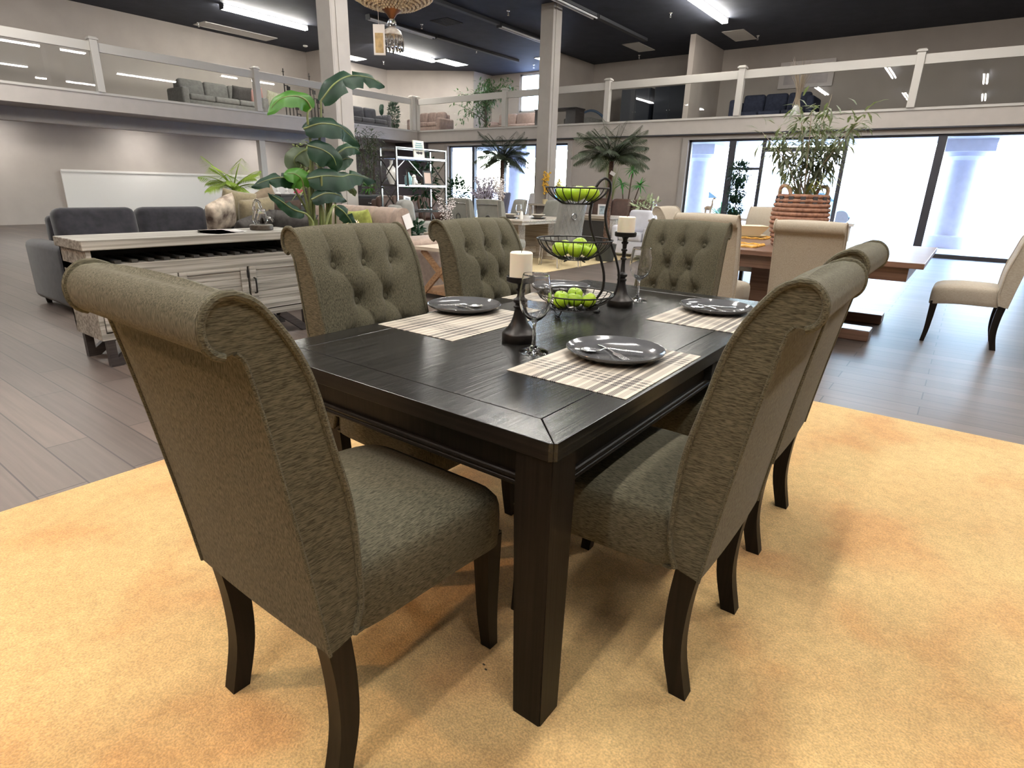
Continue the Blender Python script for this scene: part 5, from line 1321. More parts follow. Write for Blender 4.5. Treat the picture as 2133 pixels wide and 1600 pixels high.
def palm(name, label, loc, zc, R_, n, potr, poth, seed, lean=(0,0), group='artificial palm trees', trunk_r=.075, lift=(.2,1.3)):
    t = thing(name, label, 'palm tree', loc, 0, group); rr = random.Random(seed)
    B().lathe([(0,0),(potr*.8,0),(potr,poth),(potr*.9,poth),(potr*.82,poth*.9),(0,poth*.9)], 24).build('pot', M['pot_dark'], t)
    b = B(); pts = spline([(0,0,poth*.85),(lean[0]*.3,lean[1]*.3,zc*.5),(lean[0],lean[1],zc)], 12); n_ = len(pts)
    b.tube(pts, [trunk_r*(1-.35*i/n_)*(1+.10*(i % 2)) for i in range(n_)], 12); b.build('trunk', M['trunk'], t, smooth=0)
    top = V((lean[0], lean[1], zc))
    for i in range(n):
        a = i*2.399+rr.uniform(-.2,.2); f = i/n; b = B()
        frond(b, top+V((0,0,.02*f)), a, R_*rr.uniform(.82,1.08), lift[0]+(lift[1]-lift[0])*f, .58-.28*f, nl=24, ll=R_*.30, lw=.011*R_/.8, rr=rr)
        b.build('frond', M['palm'], t, smooth=0, recalc=False)
    return t, top
palm('palm_tree', 'palm tree in an olive pot straight behind the fruit stand handle', (-5.17, 9.72, .012), 1.70, .90, 40, .20, .30, 41, (.0,.0), trunk_r=.055, lift=(.38,1.5))
palm('palm_tree', 'palm tree before the left window, left of the middle column', (-9.75, 12.5, 0), 1.88, 1.0, 38, .22, .35, 42, (.0,0), trunk_r=.06, lift=(.2,1.45))
tg = B(); tg.box(-.045,.045,-.001,.001,-.03,.03); tag(tg.build('plant_tag', M['paper'], smooth=0, loc=(-5.08, 9.62, 1.51), rot=(0,.5,.5)), 'small white tag hanging from the palm behind the fruit stand', 'price tag')
M['limepalm'] = leafmat('lime_palm_leaf', (.13,.22,.025), (.30,.40,.06), .5)
palm('small_palm', 'yellow green parlour palm at the left photo edge behind the sofa', (-7.95, 4.36, 0), 1.12, .62, 16, .15, .3, 43, (0,0), None, .03, (.4,1.3))
for ch_ in bpy.data.objects['small_palm'].children:
    if ch_.name.startswith('frond'): ch_.data.materials[0] = M['limepalm']
def bamboo(name, label, loc, h, R_, seed, m, group=None, n=900, z_lo=.35):
    t = thing(name, label, 'tree', loc, 0, group); rr = random.Random(seed)
    B().lathe([(0,0),(.16,0),(.2,.34),(.17,.34),(0,.3)], 20).build('pot', M['pot_dark'], t)
    b = B(); lf = B()
    for i in range(5):
        a = rr.uniform(0,2*PI); s = R_*rr.uniform(.1,.6); pts = spline([(rr.gauss(0,.04),rr.gauss(0,.04),.3),(s*.4*math.cos(a),s*.4*math.sin(a),h*.55),(s*math.cos(a),s*math.sin(a),h)], 10)
        b.tube(pts, [.018*(1-.035*k) for k in range(len(pts))], 6)
        for _ in range(n//5):
            k = rr.uniform(z_lo,1)*(len(pts)-1); q = pts[int(k)]; aa = rr.uniform(0,2*PI); r = R_*rr.uniform(.1,1)*(1.2-k/len(pts))
            p = q+V((r*math.cos(aa), r*math.sin(aa), rr.uniform(-.05,.25)*h*.5)); lf.leaf(p, (math.cos(aa), math.sin(aa), rr.uniform(-.3,.9)), (0,0,1), .16*rr.uniform(.7,1.3), .03, .5, 2)
    b.build('trunk', M['twig'], t); lf.build('foliage', m, t, smooth=0, recalc=False)
bamboo('bamboo_tree', 'tall feathery bamboo tree rising to the balcony beside the big column', (-13.0, 11.0, 0), 2.45, .62, 51, M['plantgrey'])
bamboo('leafy_tree', 'yellow green leafy tree glimpsed between the paddle leaves', (-8.4, 5.9, 0), 1.75, .34, 52, mat('yellow_green_leaf', (.22,.27,.08), .6), n=260, z_lo=.6)

# ---------------------------------------------------------------- right of the aisle beyond the fruit stand
t = thing('sideboard_cabinet', 'pale panelled wood buffet end behind the fruit stand rods', 'cabinet', (-6.42, 10.9, .012)); b = B(); b.box(-.75,.75,-.25,.25,.08,.68)
for i in range(9): b.box(.75,.758,-.24+i*.054,-.20+i*.054,.1,.66)
b.build('carcass', M['ashwood'], t, smooth=0); B().box(-.80,.80,-.28,.28,.68,.735,.004).build('top', M['ashwood'], t, smooth=0); B().box(-.7,.7,-.2,.2,0,.08).build('plinth', M['ashwood'], t, smooth=0)
for i in range(2): B().box(-.70+i*.71,-.02+i*.71,-.262,-.25,.12,.64,.004).build('door', M['niche'], t, smooth=0)
t = thing('storage_box', 'taupe wooden box standing on the pale buffet', 'box', (-6.45, 10.75, .7475)); B().box(-.16,.16,-.1,.1,0,.26,.004).build('body', mat('taupe_box', (.33,.27,.23), .7), t, smooth=0); B().box(-.12,.12,-.106,-.1,.04,.22).build('front_panel', mat('taupe_box_panel', (.42,.37,.33), .7), t, smooth=0); B().ball((0,-.11,.13), .012, 8, 6).build('knob', M['steel'], t)
frame('white framed card standing on the pale buffet', (-5.82, 10.7, .7475), .17, .22, (0,.1,-1.2), mat('white_frame2', (.8,.8,.82), .5), mat('card_print', (.55,.68,.75), .6, nscale=20, col2=(.12,.15,.2)), None)
sofa('white_armchair', 'white slipcovered armchair between the palm pot and tall candle', 'armchair', (-5.14, 10.95, 0), PI, .8, .75, .86, mat('white_slipcover', (.66,.66,.72), .9, nscale=8, namt=.05), 1, .6, .14, foot=False)
t = thing('small_cabinet', 'small reddish brown cabinet on a pale plinth right of the white armchair', 'cabinet', (-4.52, 10.75, 0))
B().box(-.2,.2,-.2,.2,.06,.70,.004).build('carcass', M['oak'], t, smooth=0); B().box(-.23,.23,-.23,.23,.70,.735,.004).build('top', M['ashwood'], t, smooth=0); B().box(-.23,.23,-.23,.23,0,.06).build('plinth', M['ashwood'], t, smooth=0)
o = B().box(-.18,.18,-.212,-.2,.09,.67,.003).build('door', M['oak'], t, smooth=0); B().ball((.14,-.218,.4), .012, 8, 6).build('knob', M['iron'], o)
def orchid(name, label, loc, m, seed, h=.75, vase=None):
    return flower_vase(name, label, loc, vase or (lambda t: B().lathe([(0,0),(.06,0),(.07,.12),(.06,.12),(0,.1)], 18).build('pot', mat('pale_gold_pot', (.6,.5,.3), .5), t)), 4, .12, h, .03, m, seed, .1, .005, 'orchid pots')
yl = mat('yellow_orchid', (.75,.45,.06), .7)
t = thing('console_table', 'pale console under the front wall holding yellow flowers', 'console table', (-8.80, 13.4, 0)); B().box(-.65,.65,-.15,.15,.80,.84,.004).build('top', M['ashwood'], t, smooth=0)
for sx in (-1,1):
    for sy in (-1,1): B().bar((sx*.58, sy*.11, 0), (sx*.58, sy*.11, .8), .05).build('leg', M['ashwood'], t, smooth=0)
orchid('orchid', 'orange yellow orchid left above the top wire bowl', (-9.0, 13.4, .8405), yl, 61, .75)
orchid('orchid', 'pale yellow flowers right above the top wire bowl', (-8.62, 13.4, .8405), mat('pale_yellow_flower', (.62,.55,.18), .7), 62, .6)
grass_spray('ornamental_grass', 'green and straw grass plant by the wall behind the fruit stand', (-7.75, 14.6, 0), 170, 1.75, .32, leafmat('grass_blade', (.10,.16,.07), (.36,.34,.12), .6, .9), 71, vase=lambda t: B().lathe([(0,0),(.16,0),(.18,.3),(0,.28)], 20).build('pot', M['pot_dark'], t), z0=.25, lw=.012)
def yucca(name, label, loc, heads, seed):
    t = thing(name, label, 'potted plant', loc); rr = random.Random(seed)
    B().lathe([(0,0),(.15,0),(.19,.3),(.16,.3),(0,.27)], 20).build('pot', M['pot_dark'], t)
    for (x, y, z) in heads:
        B().tube(spline([(x*.2,y*.2,.27),(x*.5,y*.5,z*.6),(x,y,z)], 6), [.022*(1-.03*k) for k in range(13)], 8).build('trunk', M['twig'], t)
        b = B()
        for i in range(34):
            d = V((rr.gauss(0,1), rr.gauss(0,1), rr.uniform(-.5,1.2))).normalized(); b.leaf((x,y,z), d, (0,0,1), .30*rr.uniform(.7,1.1), .035, .3, 3)
        b.build('leaf_head', leafmat('yucca_green', (.03,.17,.04), (.07,.27,.07), .4), t, smooth=0, recalc=False)
yucca('yucca_plant', 'yucca with three spiky green heads against the front wall', (-6.95, 14.0, 0), [(.1,0,1.72),(-.18,.05,1.38),(.34,-.03,1.36)], 81)
sofa('leather_sofa', 'brown leather sofa against the front wall below the yucca', 'sofa', (-6.7, 13.1, 0), PI, 2.0, .9, 1.02, M['leather'], 3, .68, .2)
shrub('pale_bush', 'pale green leafy plant left of the cream dining chairs', 'potted plant', (-5.45, 11.9, 0), (.14,.5,M['pot_dark']), 170, .30, .55, .12, .04, mat('pale_leaf', (.40,.46,.28), .7), 91, cen=.86)
t = thing('round_back_chair', 'white oval back chair before the window pillar', 'chair', (-10.1, 15.0, 0)); b = B(); b.lathe([(0,-.02),(.24,-.02),(.25,0),(.24,.02),(0,.02)], 32); b.T = Matrix.Identity(4)
o = b.build('backrest', M['white_cl'], t, loc=(0,.2,.95), rot=(PI/2-.1,0,0)); o.scale = (1,1.15,1); rbox(-.24,.24,-.25,.2,.42,.52,.03).build('seat', M['white_cl'], t)
for sx in (-1,1):
    for sy in (-.2,.18): B().bar((sx*.2,sy,0),(sx*.2,sy,.42),.04).build('leg', M['pot_white'], t, smooth=0)
ring_chair('velvet_chair', 'bluish grey chair back before the left window, under the palm', (-11.25, 14.5, 0), 2.6, mat('blue_grey_cloth', (.20,.20,.27), .8), False, H=1.08)
ring_chair('velvet_chair', 'white chair back before the left window, right of the bluish one', (-10.62, 15.05, 0), 2.6, M['white_cl'], False, H=1.08)

# ================================================================ brown dining set with cream chairs
M['brown_tab'] = wood('red_brown_table_wood', (.12,.06,.04), (.21,.115,.075), .35, 'x', scale=.5, bump=.1)
def brown_table():
    t = thing('brown_dining_table', 'reddish brown dining table set with cream bowl beyond the dark chair', 'table', (-1.25, 6.6, 0))
    B().box(-1.05, 1.05, -.98, 1.05, .715, .76, .004).build('table_top', M['brown_tab'], t, smooth=0)
    B().box(-.95, .95, -.90, .95, .60, .715).build('apron', M['brown_tab'], t, smooth=0)
    for y in (-.45, .5):
        B().box(-.35,.35,y-.1,y+.1,.10,.6,.01).build('pedestal', M['brown_tab'], t, smooth=0); B().box(-.75,.75,y-.12,y+.12,0,.10,.01).build('foot', M['brown_tab'], t, smooth=0)
    B().box(-.06,.06,-.4,.4,.12,.26).build('stretcher', M['brown_tab'], t, smooth=0)
brown_table()
G7 = 'cream chairs round the brown table'
cc = make_chair('cream_dining_chair', 'cream roll back chair directly behind the dark tufted chair', 'chair', M['cream_fab'], False, M['espresso'], G7)
cc.location = (-1.655, 4.93, 0)
o = dup(cc, (-.955, 5.22, 0), 0, 'cream roll back chair at the right photo edge behind the grey chair', G7); o.scale = (1,1,.975)
dup(cc, (-2.52, 6.42, 0), -PI/2, 'cream roll back chair at the left end of the brown table', G7)
dup(cc, (-2.02, 7.95, 0), PI, 'cream roll back chair facing us across the brown table, behind the cream bowl', G7)
dup(cc, (.35, 6.7, 0), PI/2, 'cream roll back chair at the right end of the brown table outside the frame', G7)
t = thing('cream_bowl', 'square flared cream bowl on a plate on the brown table', 'bowl', (-2.0, 7.25, .7655), .5)
B().lathe([(0,0),(.10,0),(.18,.02),(.185,.028),(.1,.012),(0,.012)], 32).build('plate', mat('cream_ware', (.70,.60,.44), .35), t)
b = B(); vs = []
for r, z in ((.08,.013),(.10,.03),(.17,.13),(.162,.13),(.09,.035),(.07,.025)): vs.append([b.v((r*a, r*c, z)) for a, c in ((-1,-1),(1,-1),(1,1),(-1,1))])
b.f(vs[0][::-1]); b.f(vs[-1])
for i in range(5):
    for k in range(4): b.f([vs[i][k], vs[i][(k+1) % 4], vs[i+1][(k+1) % 4], vs[i+1][k]])
b.build('bowl', mat('cream_ware_light', (.78,.68,.52), .35), t, smooth=0)
om = mat('orange_fringe', (.66,.36,.08), .9, nscale=40, namt=.3)
def fringed(x, y, w, l, lb):
    t = thing('fringed_placemat', lb, 'placemat', (x, y, .7605), 0, 'fringed placemats on the brown table'); B().box(-w/2,w/2,-l/2,l/2,0,.004).build('mat', mat('tan_mat', (.5,.38,.22), .9), t, smooth=0)
    b = B(); pts = [(w/2*(1+.03*math.sin(k*2)) * c, l/2*s, .008+.004*math.sin(k*1.7)) for k in range(64) for c, s in [(max(-1,min(1,1.45*math.cos(2*PI*k/64))), max(-1,min(1,1.45*math.sin(2*PI*k/64))))]]
    b.tube(pts, .012, 6, closed=True); b.build('fringe', om, t)
fringed(-2.0, 7.22, .46, .40, 'orange fringed placemat under the cream bowl')
fringed(-1.78, 6.05, .44, .34, 'orange fringed placemat at the near edge of the brown table')
# coiled basket planter with a leafy tree
def basket():
    t = thing('basket_planter', 'coiled brown rope basket holding a leafy plant on the brown table', 'basket', (-1.33, 6.45, .7605)); prof = []
    for i in range(12):
        z = .02+i*.041; r = .205+.045*math.sin(PI*min(1, i/11*.9)); 
        for k in range(5): a = -PI/2+PI*k/4; prof.append((r+.018*math.cos(a), z+.0195*math.sin(a)))
    prof = [(0,0)]+prof+[(.19,.475),(.185,.42),(0,.40)]
    bm_ = mat('coiled_rope', (.30,.155,.105), .85, nscale=26, namt=.35, bump=.5)
    B().lathe(prof, 40).build('basket_body', bm_, t, smooth=50)
    for a in (PI+.9, .9): 
        ca, sa = math.cos(a), math.sin(a); B().tube(spline([(.2*ca-.08*sa,.2*sa+.08*ca,.46),(.22*ca-.06*sa,.22*sa+.06*ca,.54),(.225*ca,.225*sa,.565),(.22*ca+.06*sa,.22*sa-.06*ca,.54),(.2*ca+.08*sa,.2*sa-.08*ca,.46)], 5), .018, 8).build('handle', mat('rope_handle', (.42,.27,.18), .85, nscale=30, namt=.3), t)
    tooth = mat('dark_band', (.06,.055,.06), .8)
    for k in range(14):
        a = 2*PI*k/14; b = B(); b.T = Matrix.Rotation(a, 4, 'Z'); b.box(.222, .243, -.022, .022, .40, .47); b.build('dark_patch', tooth, t, smooth=0)
basket()
def basket_tree():
    t = thing('potted_tree', 'loose grey green leafy tree growing from the coiled basket', 'potted plant', (-1.33, 6.45, 1.165)); rr = random.Random(5)
    br = B(); lf = B(); yw = B()
    for i in range(11):
        a = 2*PI*i/11+rr.uniform(-.3,.3); R_ = rr.uniform(.2,.5); h = rr.uniform(.45,.95)
        pts = spline([(rr.gauss(0,.03), rr.gauss(0,.03), 0), (R_*.4*math.cos(a), R_*.4*math.sin(a), h*.55), (R_*math.cos(a), R_*math.sin(a), h)], 8); br.tube(pts, [.010*(1-.05*k) for k in range(len(pts))], 6)
        for _ in range(85):
            k = rr.uniform(.35,1)*(len(pts)-1); q = pts[int(k)]; d = V((rr.gauss(0,1), rr.gauss(0,1), rr.gauss(0,.7))).normalized()
            lf.leaf(q+d*rr.uniform(0,.13), d, (0,0,1), .10*rr.uniform(.6,1.3), .028, .5, 2)
    for i in range(26):
        a = rr.uniform(0,2*PI); L_ = rr.uniform(.3,.6); pts = spline([(0,0,0),(L_*.5*math.cos(a),L_*.5*math.sin(a),L_*.45),(L_*math.cos(a),L_*math.sin(a),L_*.25)], 6)
        for k in range(len(pts)-1):
            q = V((-math.sin(a), math.cos(a), 0)); w0 = .010*(1-k/len(pts)); w1 = .010*(1-(k+1)/len(pts)); yw.f([yw.v(pts[k]-q*w0), yw.v(pts[k]+q*w0), yw.v(pts[k+1]+q*w1), yw.v(pts[k+1]-q*w1)])
    br.build('branches', mat('pale_branch', (.42,.36,.28), .9), t); lf.build('foliage', leafmat('silver_green_leaf', (.10,.125,.085), (.19,.21,.15), .5), t, smooth=0, recalc=False); yw.build('arching_blades', leafmat('olive_blade', (.22,.25,.09), (.40,.42,.16), .5), t, smooth=0, recalc=False)
basket_tree()
# window table with topiary and ornaments
t = thing('window_bench', 'low white display bench along the right window', 'bench', (-4.6, 15.45, 0)); B().box(-1.2,2.6,-.22,.22,.60,.66,.004).build('top', M['white_panel'], t, smooth=0)
for x in (-1.1, .7, 2.5): B().box(x-.04,x+.04,-.18,.18,0,.6).build('leg', M['white_panel'], t, smooth=0)
def topiary():
    t = thing('topiary_tree', 'three ball topiary tree silhouetted in the right window', 'topiary', (-4.66, 15.3, 0)); rr = random.Random(8)
    B().lathe([(0,.66),(.11,.66),(.14,.78),(.12,.78),(0,.75)], 18).build('pot', M['pot_dark'], t)
    b = B(); b.tube(spline([(0,0,.75),(.01,.0,1.1),(-.01,0,1.35),(0,0,1.8)], 6), .014, 8); b.build('trunk', M['twig'], t)
    for z, r in ((.90,.22),(1.27,.22),(1.70,.27)):
        lf = B()
        for i in range(620):
            d = V((rr.gauss(0,1), rr.gauss(0,1), rr.gauss(0,1))).normalized(); lf.leaf(d*r*rr.uniform(.55,1)+V((0,0,z)), d+V((rr.uniform(-.6,.6), rr.uniform(-.6,.6), rr.uniform(-.6,.6))), (0,0,1), .085, .036, .3, 2)
        lf.build('leaf_ball', M['plantgreen'], t, smooth=0, recalc=False)
topiary()
t = thing('giraffe_figurine', 'small tan giraffe figurine on the window bench', 'figurine', (-5.35, 15.4, .6605)); gm = mat('tan_carved_wood', (.45,.35,.25), .7, nscale=14, namt=.2)
b = B(); b.ball((0,0,.20), .07, 14, 10, (1.35,.7,.8))
for sx in (-1,1):
    for sy in (-1,1): b.tube([(sx*.06, sy*.025, .19), (sx*.062, sy*.028, .08), (sx*.062, sy*.028, 0)], [.022,.014,.013], 8)
b.tube(spline([(.07,0,.21),(.09,0,.28),(.085,0,.36),(.10,0,.42)], 4), [.032-.0015*i for i in range(13)], 10); b.ball((.125,0,.43), .022, 10, 8, (1.7,.8,.9)); b.tube([(.105,.01,.445),(.105,.012,.47)], .005, 6); b.tube([(.105,-.01,.445),(.105,-.012,.47)], .005, 6); b.tube([(-.095,0,.22),(-.11,0,.14)], .007, 6)
b.build('body', gm, t)
t = thing('agave_pot', 'agave in a dark blue pot on the ground outside the right window', 'potted plant', (-6.0, 18.6, -.02)); B().lathe([(0,0),(.28,0),(.36,.55),(.32,.55),(0,.5)], 24).build('pot', mat('dark_blue_pot', (.08,.10,.22), .4), t); b = B(); rr = random.Random(4)
for i in range(36):
    a = rr.uniform(0,2*PI); e = rr.uniform(.5,1.4); b.leaf((0,0,.5), (math.cos(a)*math.cos(e), math.sin(a)*math.cos(e), math.sin(e)), (0,0,1), .62, .07, .1, 3)
b.build('leaf_rosette', leafmat('agave_green', (.10,.26,.16), (.2,.42,.26), .5), t, smooth=0, recalc=False)

# ================================================================ upper floor
ZU = DZ1+.0005
M['grey_sofa'] = mat('mid_grey_cloth', (.16,.155,.145), .9, nscale=14, namt=.15, spec=.2)
M['navy'] = mat('navy_cloth', (.035,.04,.065), .9, nscale=14, namt=.2, spec=.2)
sofa('grey_sofa', 'grey sofa upstairs behind the left balcony panels', 'sofa', (-18.4, 10.0, ZU), -PI/2, 2.6, .95, .88, M['grey_sofa'], 3, .62)
pillow('cushion', 'rose pink cushion on the upstairs grey sofa', (-18.2, 11.05, ZU+.66), .46, .42, .16, mat('rose_cloth', (.42,.23,.2), .9), (-.25,.25,-PI/2), 'cushions upstairs')
pillow('cushion', 'patterned sage cushion at the end of the upstairs grey sofa', (-18.15, 11.62, ZU+.62), .5, .46, .16, mat('sage_print', (.30,.30,.2), .9, nscale=20, col2=(.45,.42,.34)), (-.2,-.15,-PI/2-.2), 'cushions upstairs')
pillow('cushion', 'dark charcoal cushion on the upstairs grey sofa', (-18.15, 10.55, ZU+.64), .62, .44, .18, M['grey_pil'], (-.3,0,-PI/2), 'cushions upstairs')
def step_frame(x, y, lb):
    t = thing('metal_screen', lb, 'metal screen', (x, y, ZU), 0, 'black metal screens upstairs'); ir = M['iron']; w = .03
    b = B(); hs = [1.28, 1.12, .86, .58, .32]
    for i, h in enumerate(hs): b.box(-.012,.012,i*.13-.012,i*.13+.012,0,h)
    for i in range(4): b.box(-.012,.012,i*.13,(i+1)*.13,hs[i+1]-.012,hs[i+1]+.012)
    b.box(-.012,.012,-.012,.13,1.256,1.28)
    b.build('stepped_bars', ir, t, smooth=0)
    for i in (1,2,3): B().box(.012,.03,i*.13-.06,i*.13+.06,hs[i]-.14,hs[i]-.02).build('square_plate', ir, t, smooth=0)
    B().box(-.012,.012,-.035,.035,1.50,1.52).box(-.012,.012,-.008,.008,1.28,1.6).build('finial', ir, t, smooth=0)
step_frame(-18.35, 12.15, 'stepped black metal screen upstairs, left one beside the grey sofa')
step_frame(-18.35, 13.10, 'stepped black metal screen upstairs, right one next to the white corner trim')
sofa('dark_sofa', 'black sofa upstairs right of the big left column', 'sofa', (-18.6, 15.35, ZU), -PI/2, 2.2, .95, .86, M['dark_sofa'], 3, .66)
t = thing('cactus_ornament', 'slim dark cactus ornament upstairs above the black sofa', 'ornament', (-18.75, 16.5, ZU+.66)); b = B(); b.ball((0,0,.22), .09, 12, 10, (1,1,2.2)); b.ball((.0,.07,.34), .05, 10, 8, (1,1,1.7)); b.build('body', M['plantgreen'], t)
shrub('hedge_panel', 'tall narrow dark green hedge plant upstairs left of the corner post', 'hedge', (-18.35, 16.75, ZU), None, 620, .2, 1.3, .1, .05, M['plantgreen'], 95, cen=.66)
sofa('brown_sofa', 'brown sofa upstairs behind the corner of the far railing', 'sofa', (-17.35, 17.7, ZU), PI, 1.75, .85, .84, mat('brown_plush_cloth', (.14,.095,.08), .85, nscale=14, namt=.2), 3, .6)
def ficus():
    t = thing('ficus_tree', 'tall leafy ficus tree upstairs at the far railing', 'tree', (-15.35, 18.6, ZU)); rr = random.Random(6)
    B().lathe([(0,0),(.17,0),(.21,.32),(.18,.32),(0,.3)], 20).build('pot', M['pot_dark'], t); br = B(); lf = B()
    br.tube(spline([(0,0,.3),(.03,.02,.8),(-.02,0,1.3)], 6), .035, 8)
    for i in range(22):
        a = i*2.4; z0 = rr.uniform(.5,1.4); R_ = rr.uniform(.5,1.25); pts = spline([(0,0,z0),(R_*.5*math.cos(a),R_*.5*math.sin(a),z0+.35),(R_*math.cos(a),R_*math.sin(a),z0+.25+rr.uniform(-.2,.35))], 6); br.tube(pts, [.014*(1-.06*k) for k in range(len(pts))], 5)
        for _ in range(42):
            q = pts[rr.randint(3, len(pts)-1)]; d = V((rr.gauss(0,1), rr.gauss(0,1), rr.gauss(0,.8))).normalized(); lf.leaf(q+d*rr.uniform(0,.22), d, (0,0,1), .15*rr.uniform(.7,1.2), .06, .4, 2)
    for _ in range(180):
        lf.leaf((rr.gauss(0,.16), rr.gauss(0,.16), rr.uniform(.35,2.0)), (rr.gauss(0,1), rr.gauss(0,1), rr.gauss(0,1)), (0,0,1), .15, .06, .4, 2)
    br.build('branches', M['twig'], t); lf.build('foliage', leafmat('ficus_green', (.018,.055,.022), (.055,.12,.045), .4), t, smooth=0, recalc=False)
ficus()
sofa('beige_sofa', 'pinkish beige sofa upstairs below the bright upper window', 'sofa', (-14.3, 19.6, ZU), PI, 3.0, .9, .88, mat('pink_beige_plush', (.46,.34,.30), .9, nscale=10, namt=.1), 3, .62)
t = thing('arched_headboard', 'blue framed arched bed headboard upstairs left of the dark cabinets', 'bed', (-11.6, 19.9, ZU)); b = B()
pts = [(-.75+1.5*k/20, .05, .45+.42*math.sin(PI*k/20)) for k in range(21)]; b.tube([(-.75,.05,0)]+pts+[(.75,.05,0)], .045, 8); b.build('frame', mat('blue_bed_frame', (.10,.15,.24), .5), t)
b = B(); b.prism([(-.72,.0)]+[(p[0]*.96,p[2]-.03) for p in pts]+[(.72,0)], .03, .07, 'y'); b.build('panel', mat('grey_bed_panel', (.30,.28,.27), .8), t, smooth=0); rbox(-.72,.72,-1.1,0,.18,.52,.06).build('mattress', M['grey_sofa'], t, smooth=50)
def wardrobe(x, y, w, h, lb):
    t = thing('dark_cabinet', lb, 'cabinet', (x, y, ZU), 0, 'dark cabinets upstairs'); m = mat('blue_black_lacquer', (.018,.022,.032), .35)
    B().box(-w/2,w/2,-.22,.22,.0,h).build('carcass', m, t, smooth=0)
    for s in (-1,1):
        x0, x1 = sorted((s*.01, s*(w/2-.01))); o = B().box(x0,x1,-.235,-.22,.05,h-.03,.003).build('door', m, t, smooth=0); B().ball((s*.05,-.245,h*.5), .015, 8, 6).build('knob', M['steel'], o)
wardrobe(-9.75, 19.9, 1.05, 1.42, 'tall blue black cabinet upstairs, left one before the divider wall')
wardrobe(-8.55, 19.9, 1.05, 1.42, 'tall blue black cabinet upstairs touching the divider wall')
t = thing('dark_desk', 'low dark desk upstairs in front of the left bed', 'desk', (-11.4, 17.6, ZU)); B().box(-.8,.8,-.3,.3,.62,.66,.004).build('top', M['blackwood'], t, smooth=0)
for sx in (-1,1): B().box(sx*.6-.18,sx*.6+.18,-.27,.27,0,.62).build('drawer_stack', M['blackwood'], t, smooth=0)
sofa('navy_sofa', 'navy sofa upstairs right of the divider wall', 'sofa', (-5.2, 19.4, ZU), PI, 2.3, .95, .96, M['navy'], 3, .8)
t = thing('picture_frame', 'pale framed picture on the upstairs back wall above the navy sofa', 'picture frame', (-4.75, 20.62, 4.62)); B().box(-.75,.75,-.03,.025,-.36,.36,.006).build('frame', mat('pale_mat_board', (.60,.55,.53), .7), t, smooth=0); B().box(-.6,.6,-.036,-.03,-.26,.26).build('picture', mat('pale_print', (.5,.45,.45), .7, nscale=3, namt=.15), t, smooth=0)
grass_spray('pampas_vase', 'beige pampas plume upstairs at the right photo edge', (-4.15, 17.6, ZU), 46, 1.15, .34, mat('pampas', (.40,.32,.24), .9), 97, .012, vase=lambda t: B().lathe([(0,0),(.1,0),(.14,.2),(.07,.4),(.06,.4),(0,.36)], 18).build('vase', pw, t), z0=.36)

# ================================================================ crystal chandelier over the aisle
def chandelier():
    c = V((-2.955, 2.71, 0)); t = thing('chandelier', 'crystal basket chandelier with bronze finial hanging at the top photo edge', 'chandelier', (c.x, c.y, 2.19)); rr = random.Random(12)
    bead = mat('champagne_crystal', (.86,.76,.71), .10, spec=1.0, metal=.25, nscale=60, namt=.3)
    b = B(); b.lathe([(.06,.03),(.16,.055),(.24,.10),(.29,.17),(.315,.26),(.31,.255),(.285,.175),(.235,.11),(.155,.065),(.06,.04)], 40, closed=True); b.build('basket_frame', mat('bronze_frame', (.30,.19,.14), .3, metal=.8), t)
    b = B(); prof = [(.06,.026),(.16,.05),(.24,.095),(.292,.165),(.318,.26)]
    for i in range(17):
        r, z = lerp_prof(prof, i/16); n = max(10, int(2*PI*r/.0185))
        for k in range(n):
            a = 2*PI*(k+.5*(i % 2))/n; s = .0095*rr.uniform(.85,1.1); b.ball((r*math.cos(a), r*math.sin(a), z), s, 5, 4)
    o = b.build('crystal_beads', bead, t, smooth=0); o['kind'] = 'stuff'
    B().lathe([(0,-.028),(.012,-.026),(.03,.0),(.058,.022),(.064,.034),(0,.036)], 28).build('finial_cup', mat('antique_bronze', (.24,.11,.06), .35, metal=.8), t)
    B().ball((0,0,-.047), .026, 16, 12).build('crystal_ball', M['crystal'], t, )
    b = B(); b.lathe([(0,-.07),(.03,-.072),(.052,-.088),(.060,-.110),(.056,-.114),(.046,-.095),(0,-.08)], 24); b.build('tassel_cap', bead, t)
    for k in range(16):
        a = 2*PI*k/16; b = B(); x, y = .058*math.cos(a), .058*math.sin(a); b.lathe([(0,0),(.0075,-.008),(.009,-.03),(.008,-.058),(.0095,-.07),(0,-.085)], 6); b.build('crystal_drop', M['crystal'], t, smooth=0, loc=(x,y,-.112+.004*(k % 2)))
    # upper crown: strands sweep up to a ring, a stem runs to the ceiling
    b = B()
    for k in range(32):
        a = 2*PI*k/32; pts = [(r*math.cos(a), r*math.sin(a), z) for r, z in [p[1:] for p in spline([(0,.318,.27),(0,.22,.42),(0,.10,.62),(0,.09,.80)], 5)]]
        for p in pts: b.ball(p, .009, 5, 4)
    o = b.build('strand_beads', bead, t, smooth=0); o['kind'] = 'stuff'
    B().lathe([(.312,.255),(.33,.262),(.33,.295),(.312,.29)], 40, closed=True).build('band', mat('antique_bronze2', (.3,.16,.09), .35, metal=.8), t)
    B().tube([(0,0,.03),(0,0,CZ-2.19)], .010, 8).build('hanging_rod', mat('bronze_rod', (.12,.08,.06), .4, metal=.8), t)
    B().lathe([(0,CZ-2.19),(.07,CZ-2.19),(.05,CZ-2.19-.04),(0,CZ-2.19-.05)], 20).build('canopy', mat('bronze_canopy', (.12,.08,.06), .4, metal=.8), t)
chandelier()
t = thing('price_tag', 'white framed price tag on a string under the crystal chandelier', 'price tag', (-2.975, 2.625, 2.05)); t.rotation_euler = (0,0,.6375)
B().tube([(0,0,.075),(0,0,.205)], .0014, 5).build('string', M['paper'], t)
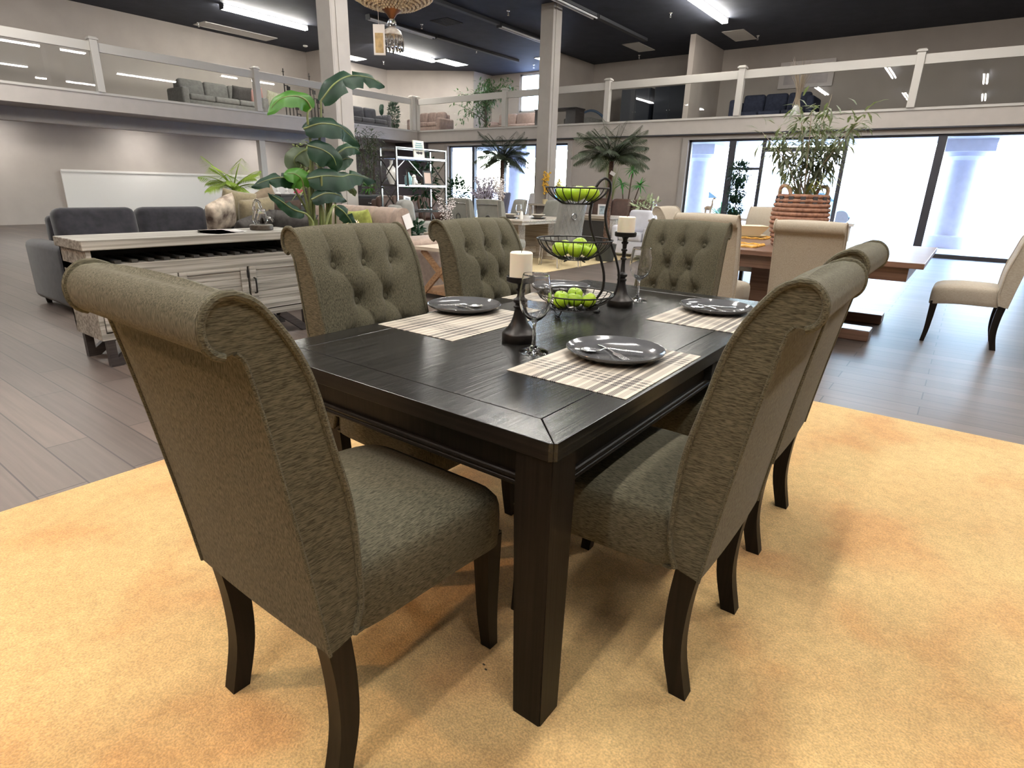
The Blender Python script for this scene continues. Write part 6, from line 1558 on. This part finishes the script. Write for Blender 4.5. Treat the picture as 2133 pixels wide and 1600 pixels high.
B().box(-.034,.034,-.002,.002,-.085,.075,.001,1).build('card', M['paper'], t, smooth=0); B().box(-.024,.024,-.0032,-.002,-.073,.03).build('print', mat('amber_print', (.50,.36,.18), .6, nscale=30, namt=.3), t, smooth=0)
# crumbs on the carpet
for x, y, lb in ((-.80,.985,'tiny dark crumb on the carpet by the near chair front leg'), (-.785,.975,'second tiny dark crumb beside it on the carpet')):
    b = B(); b.ball((0,0,.002), .0035, 6, 4, (1.4,.8,.6)); tag(b.build('carpet_crumb', M['stem'], loc=(x, y, .0122)), lb, 'crumb', 'crumbs on the carpet')

# unseen pendant lamp added behind the camera to warm chair back and carpet
def pendant(x, y, z, lb):
    t = thing('added_pendant_lamp', lb, 'pendant lamp', (x, y, CZ), 0, 'added warm lamps behind the camera')
    B().lathe([(0,0),(.06,0),(.05,-.03),(0,-.035)], 16).build('canopy', M['iron'], t); B().tube([(0,0,-.03),(0,0,z-CZ+.25)], .004, 6).build('cord', M['iron'], t)
    B().lathe([(.03,z-CZ+.26),(.05,z-CZ+.24),(.20,z-CZ+.02),(.205,z-CZ),(.195,z-CZ),(.045,z-CZ+.225),(.03,z-CZ+.25)], 28, closed=True).build('shade', M['iron'], t)
    B().ball((0,0,z-CZ+.10), .06, 16, 10).build('bulb', M['bulb'], t)
M['bulb'] = mat('fill_bulb', (1,1,1), .4, emis=(1,.60,.30), estr=380)
pendant(-3.0, -.9, 2.5, 'added warm pendant lamp behind the near left chair, unseen, to warm its back')
# ================================================================ camera, light
cam = bpy.data.cameras.new('camera'); co = bpy.data.objects.new('camera', cam); C.objects.link(co)
yaw, tilt, roll = .63747, .324923, -.0260972
fw = V((-math.sin(yaw)*math.cos(tilt), math.cos(yaw)*math.cos(tilt), -math.sin(tilt)))
rt = V((math.cos(yaw), math.sin(yaw), 0)); dn = fw.cross(rt)
r2 = rt*math.cos(roll)+dn*math.sin(roll); d2 = dn*math.cos(roll)-rt*math.sin(roll)
up = -d2; bk = -fw
co.matrix_world = Matrix(((r2.x,up.x,bk.x,0),(r2.y,up.y,bk.y,0),(r2.z,up.z,bk.z,1.25),(0,0,0,1)))
cam.sensor_width = 36; cam.lens = 36*1219.37/2133; cam.clip_start = .02; cam.clip_end = 300
S.camera = co
w = bpy.data.worlds.new('sky'); S.world = w; w.use_nodes = True
nt = w.node_tree; bg = nt.nodes['Background']
sky = nt.nodes.new('ShaderNodeTexSky'); sky.sky_type = 'NISHITA'; sky.sun_disc = False; sky.sun_elevation = math.radians(48); sky.sun_rotation = math.radians(180)
nt.links.new(sky.outputs[0], bg.inputs[0]); bg.inputs[1].default_value = 2.2
w.cycles.sampling_method = 'NONE'
S.view_settings.view_transform = 'Standard'; S.view_settings.look = 'None'; S.view_settings.gamma = 1; S.view_settings.use_curve_mapping = False
S.view_settings.exposure = 1.4
S.cycles.caustics_reflective = False; S.cycles.caustics_refractive = False
S.cycles.max_bounces = 8; S.cycles.diffuse_bounces = 4; S.cycles.glossy_bounces = 4; S.cycles.use_adaptive_sampling = True; S.cycles.adaptive_threshold = .035; S.cycles.transparent_max_bounces = 16; S.cycles.transmission_bounces = 8
S.cycles.sample_clamp_indirect = 6
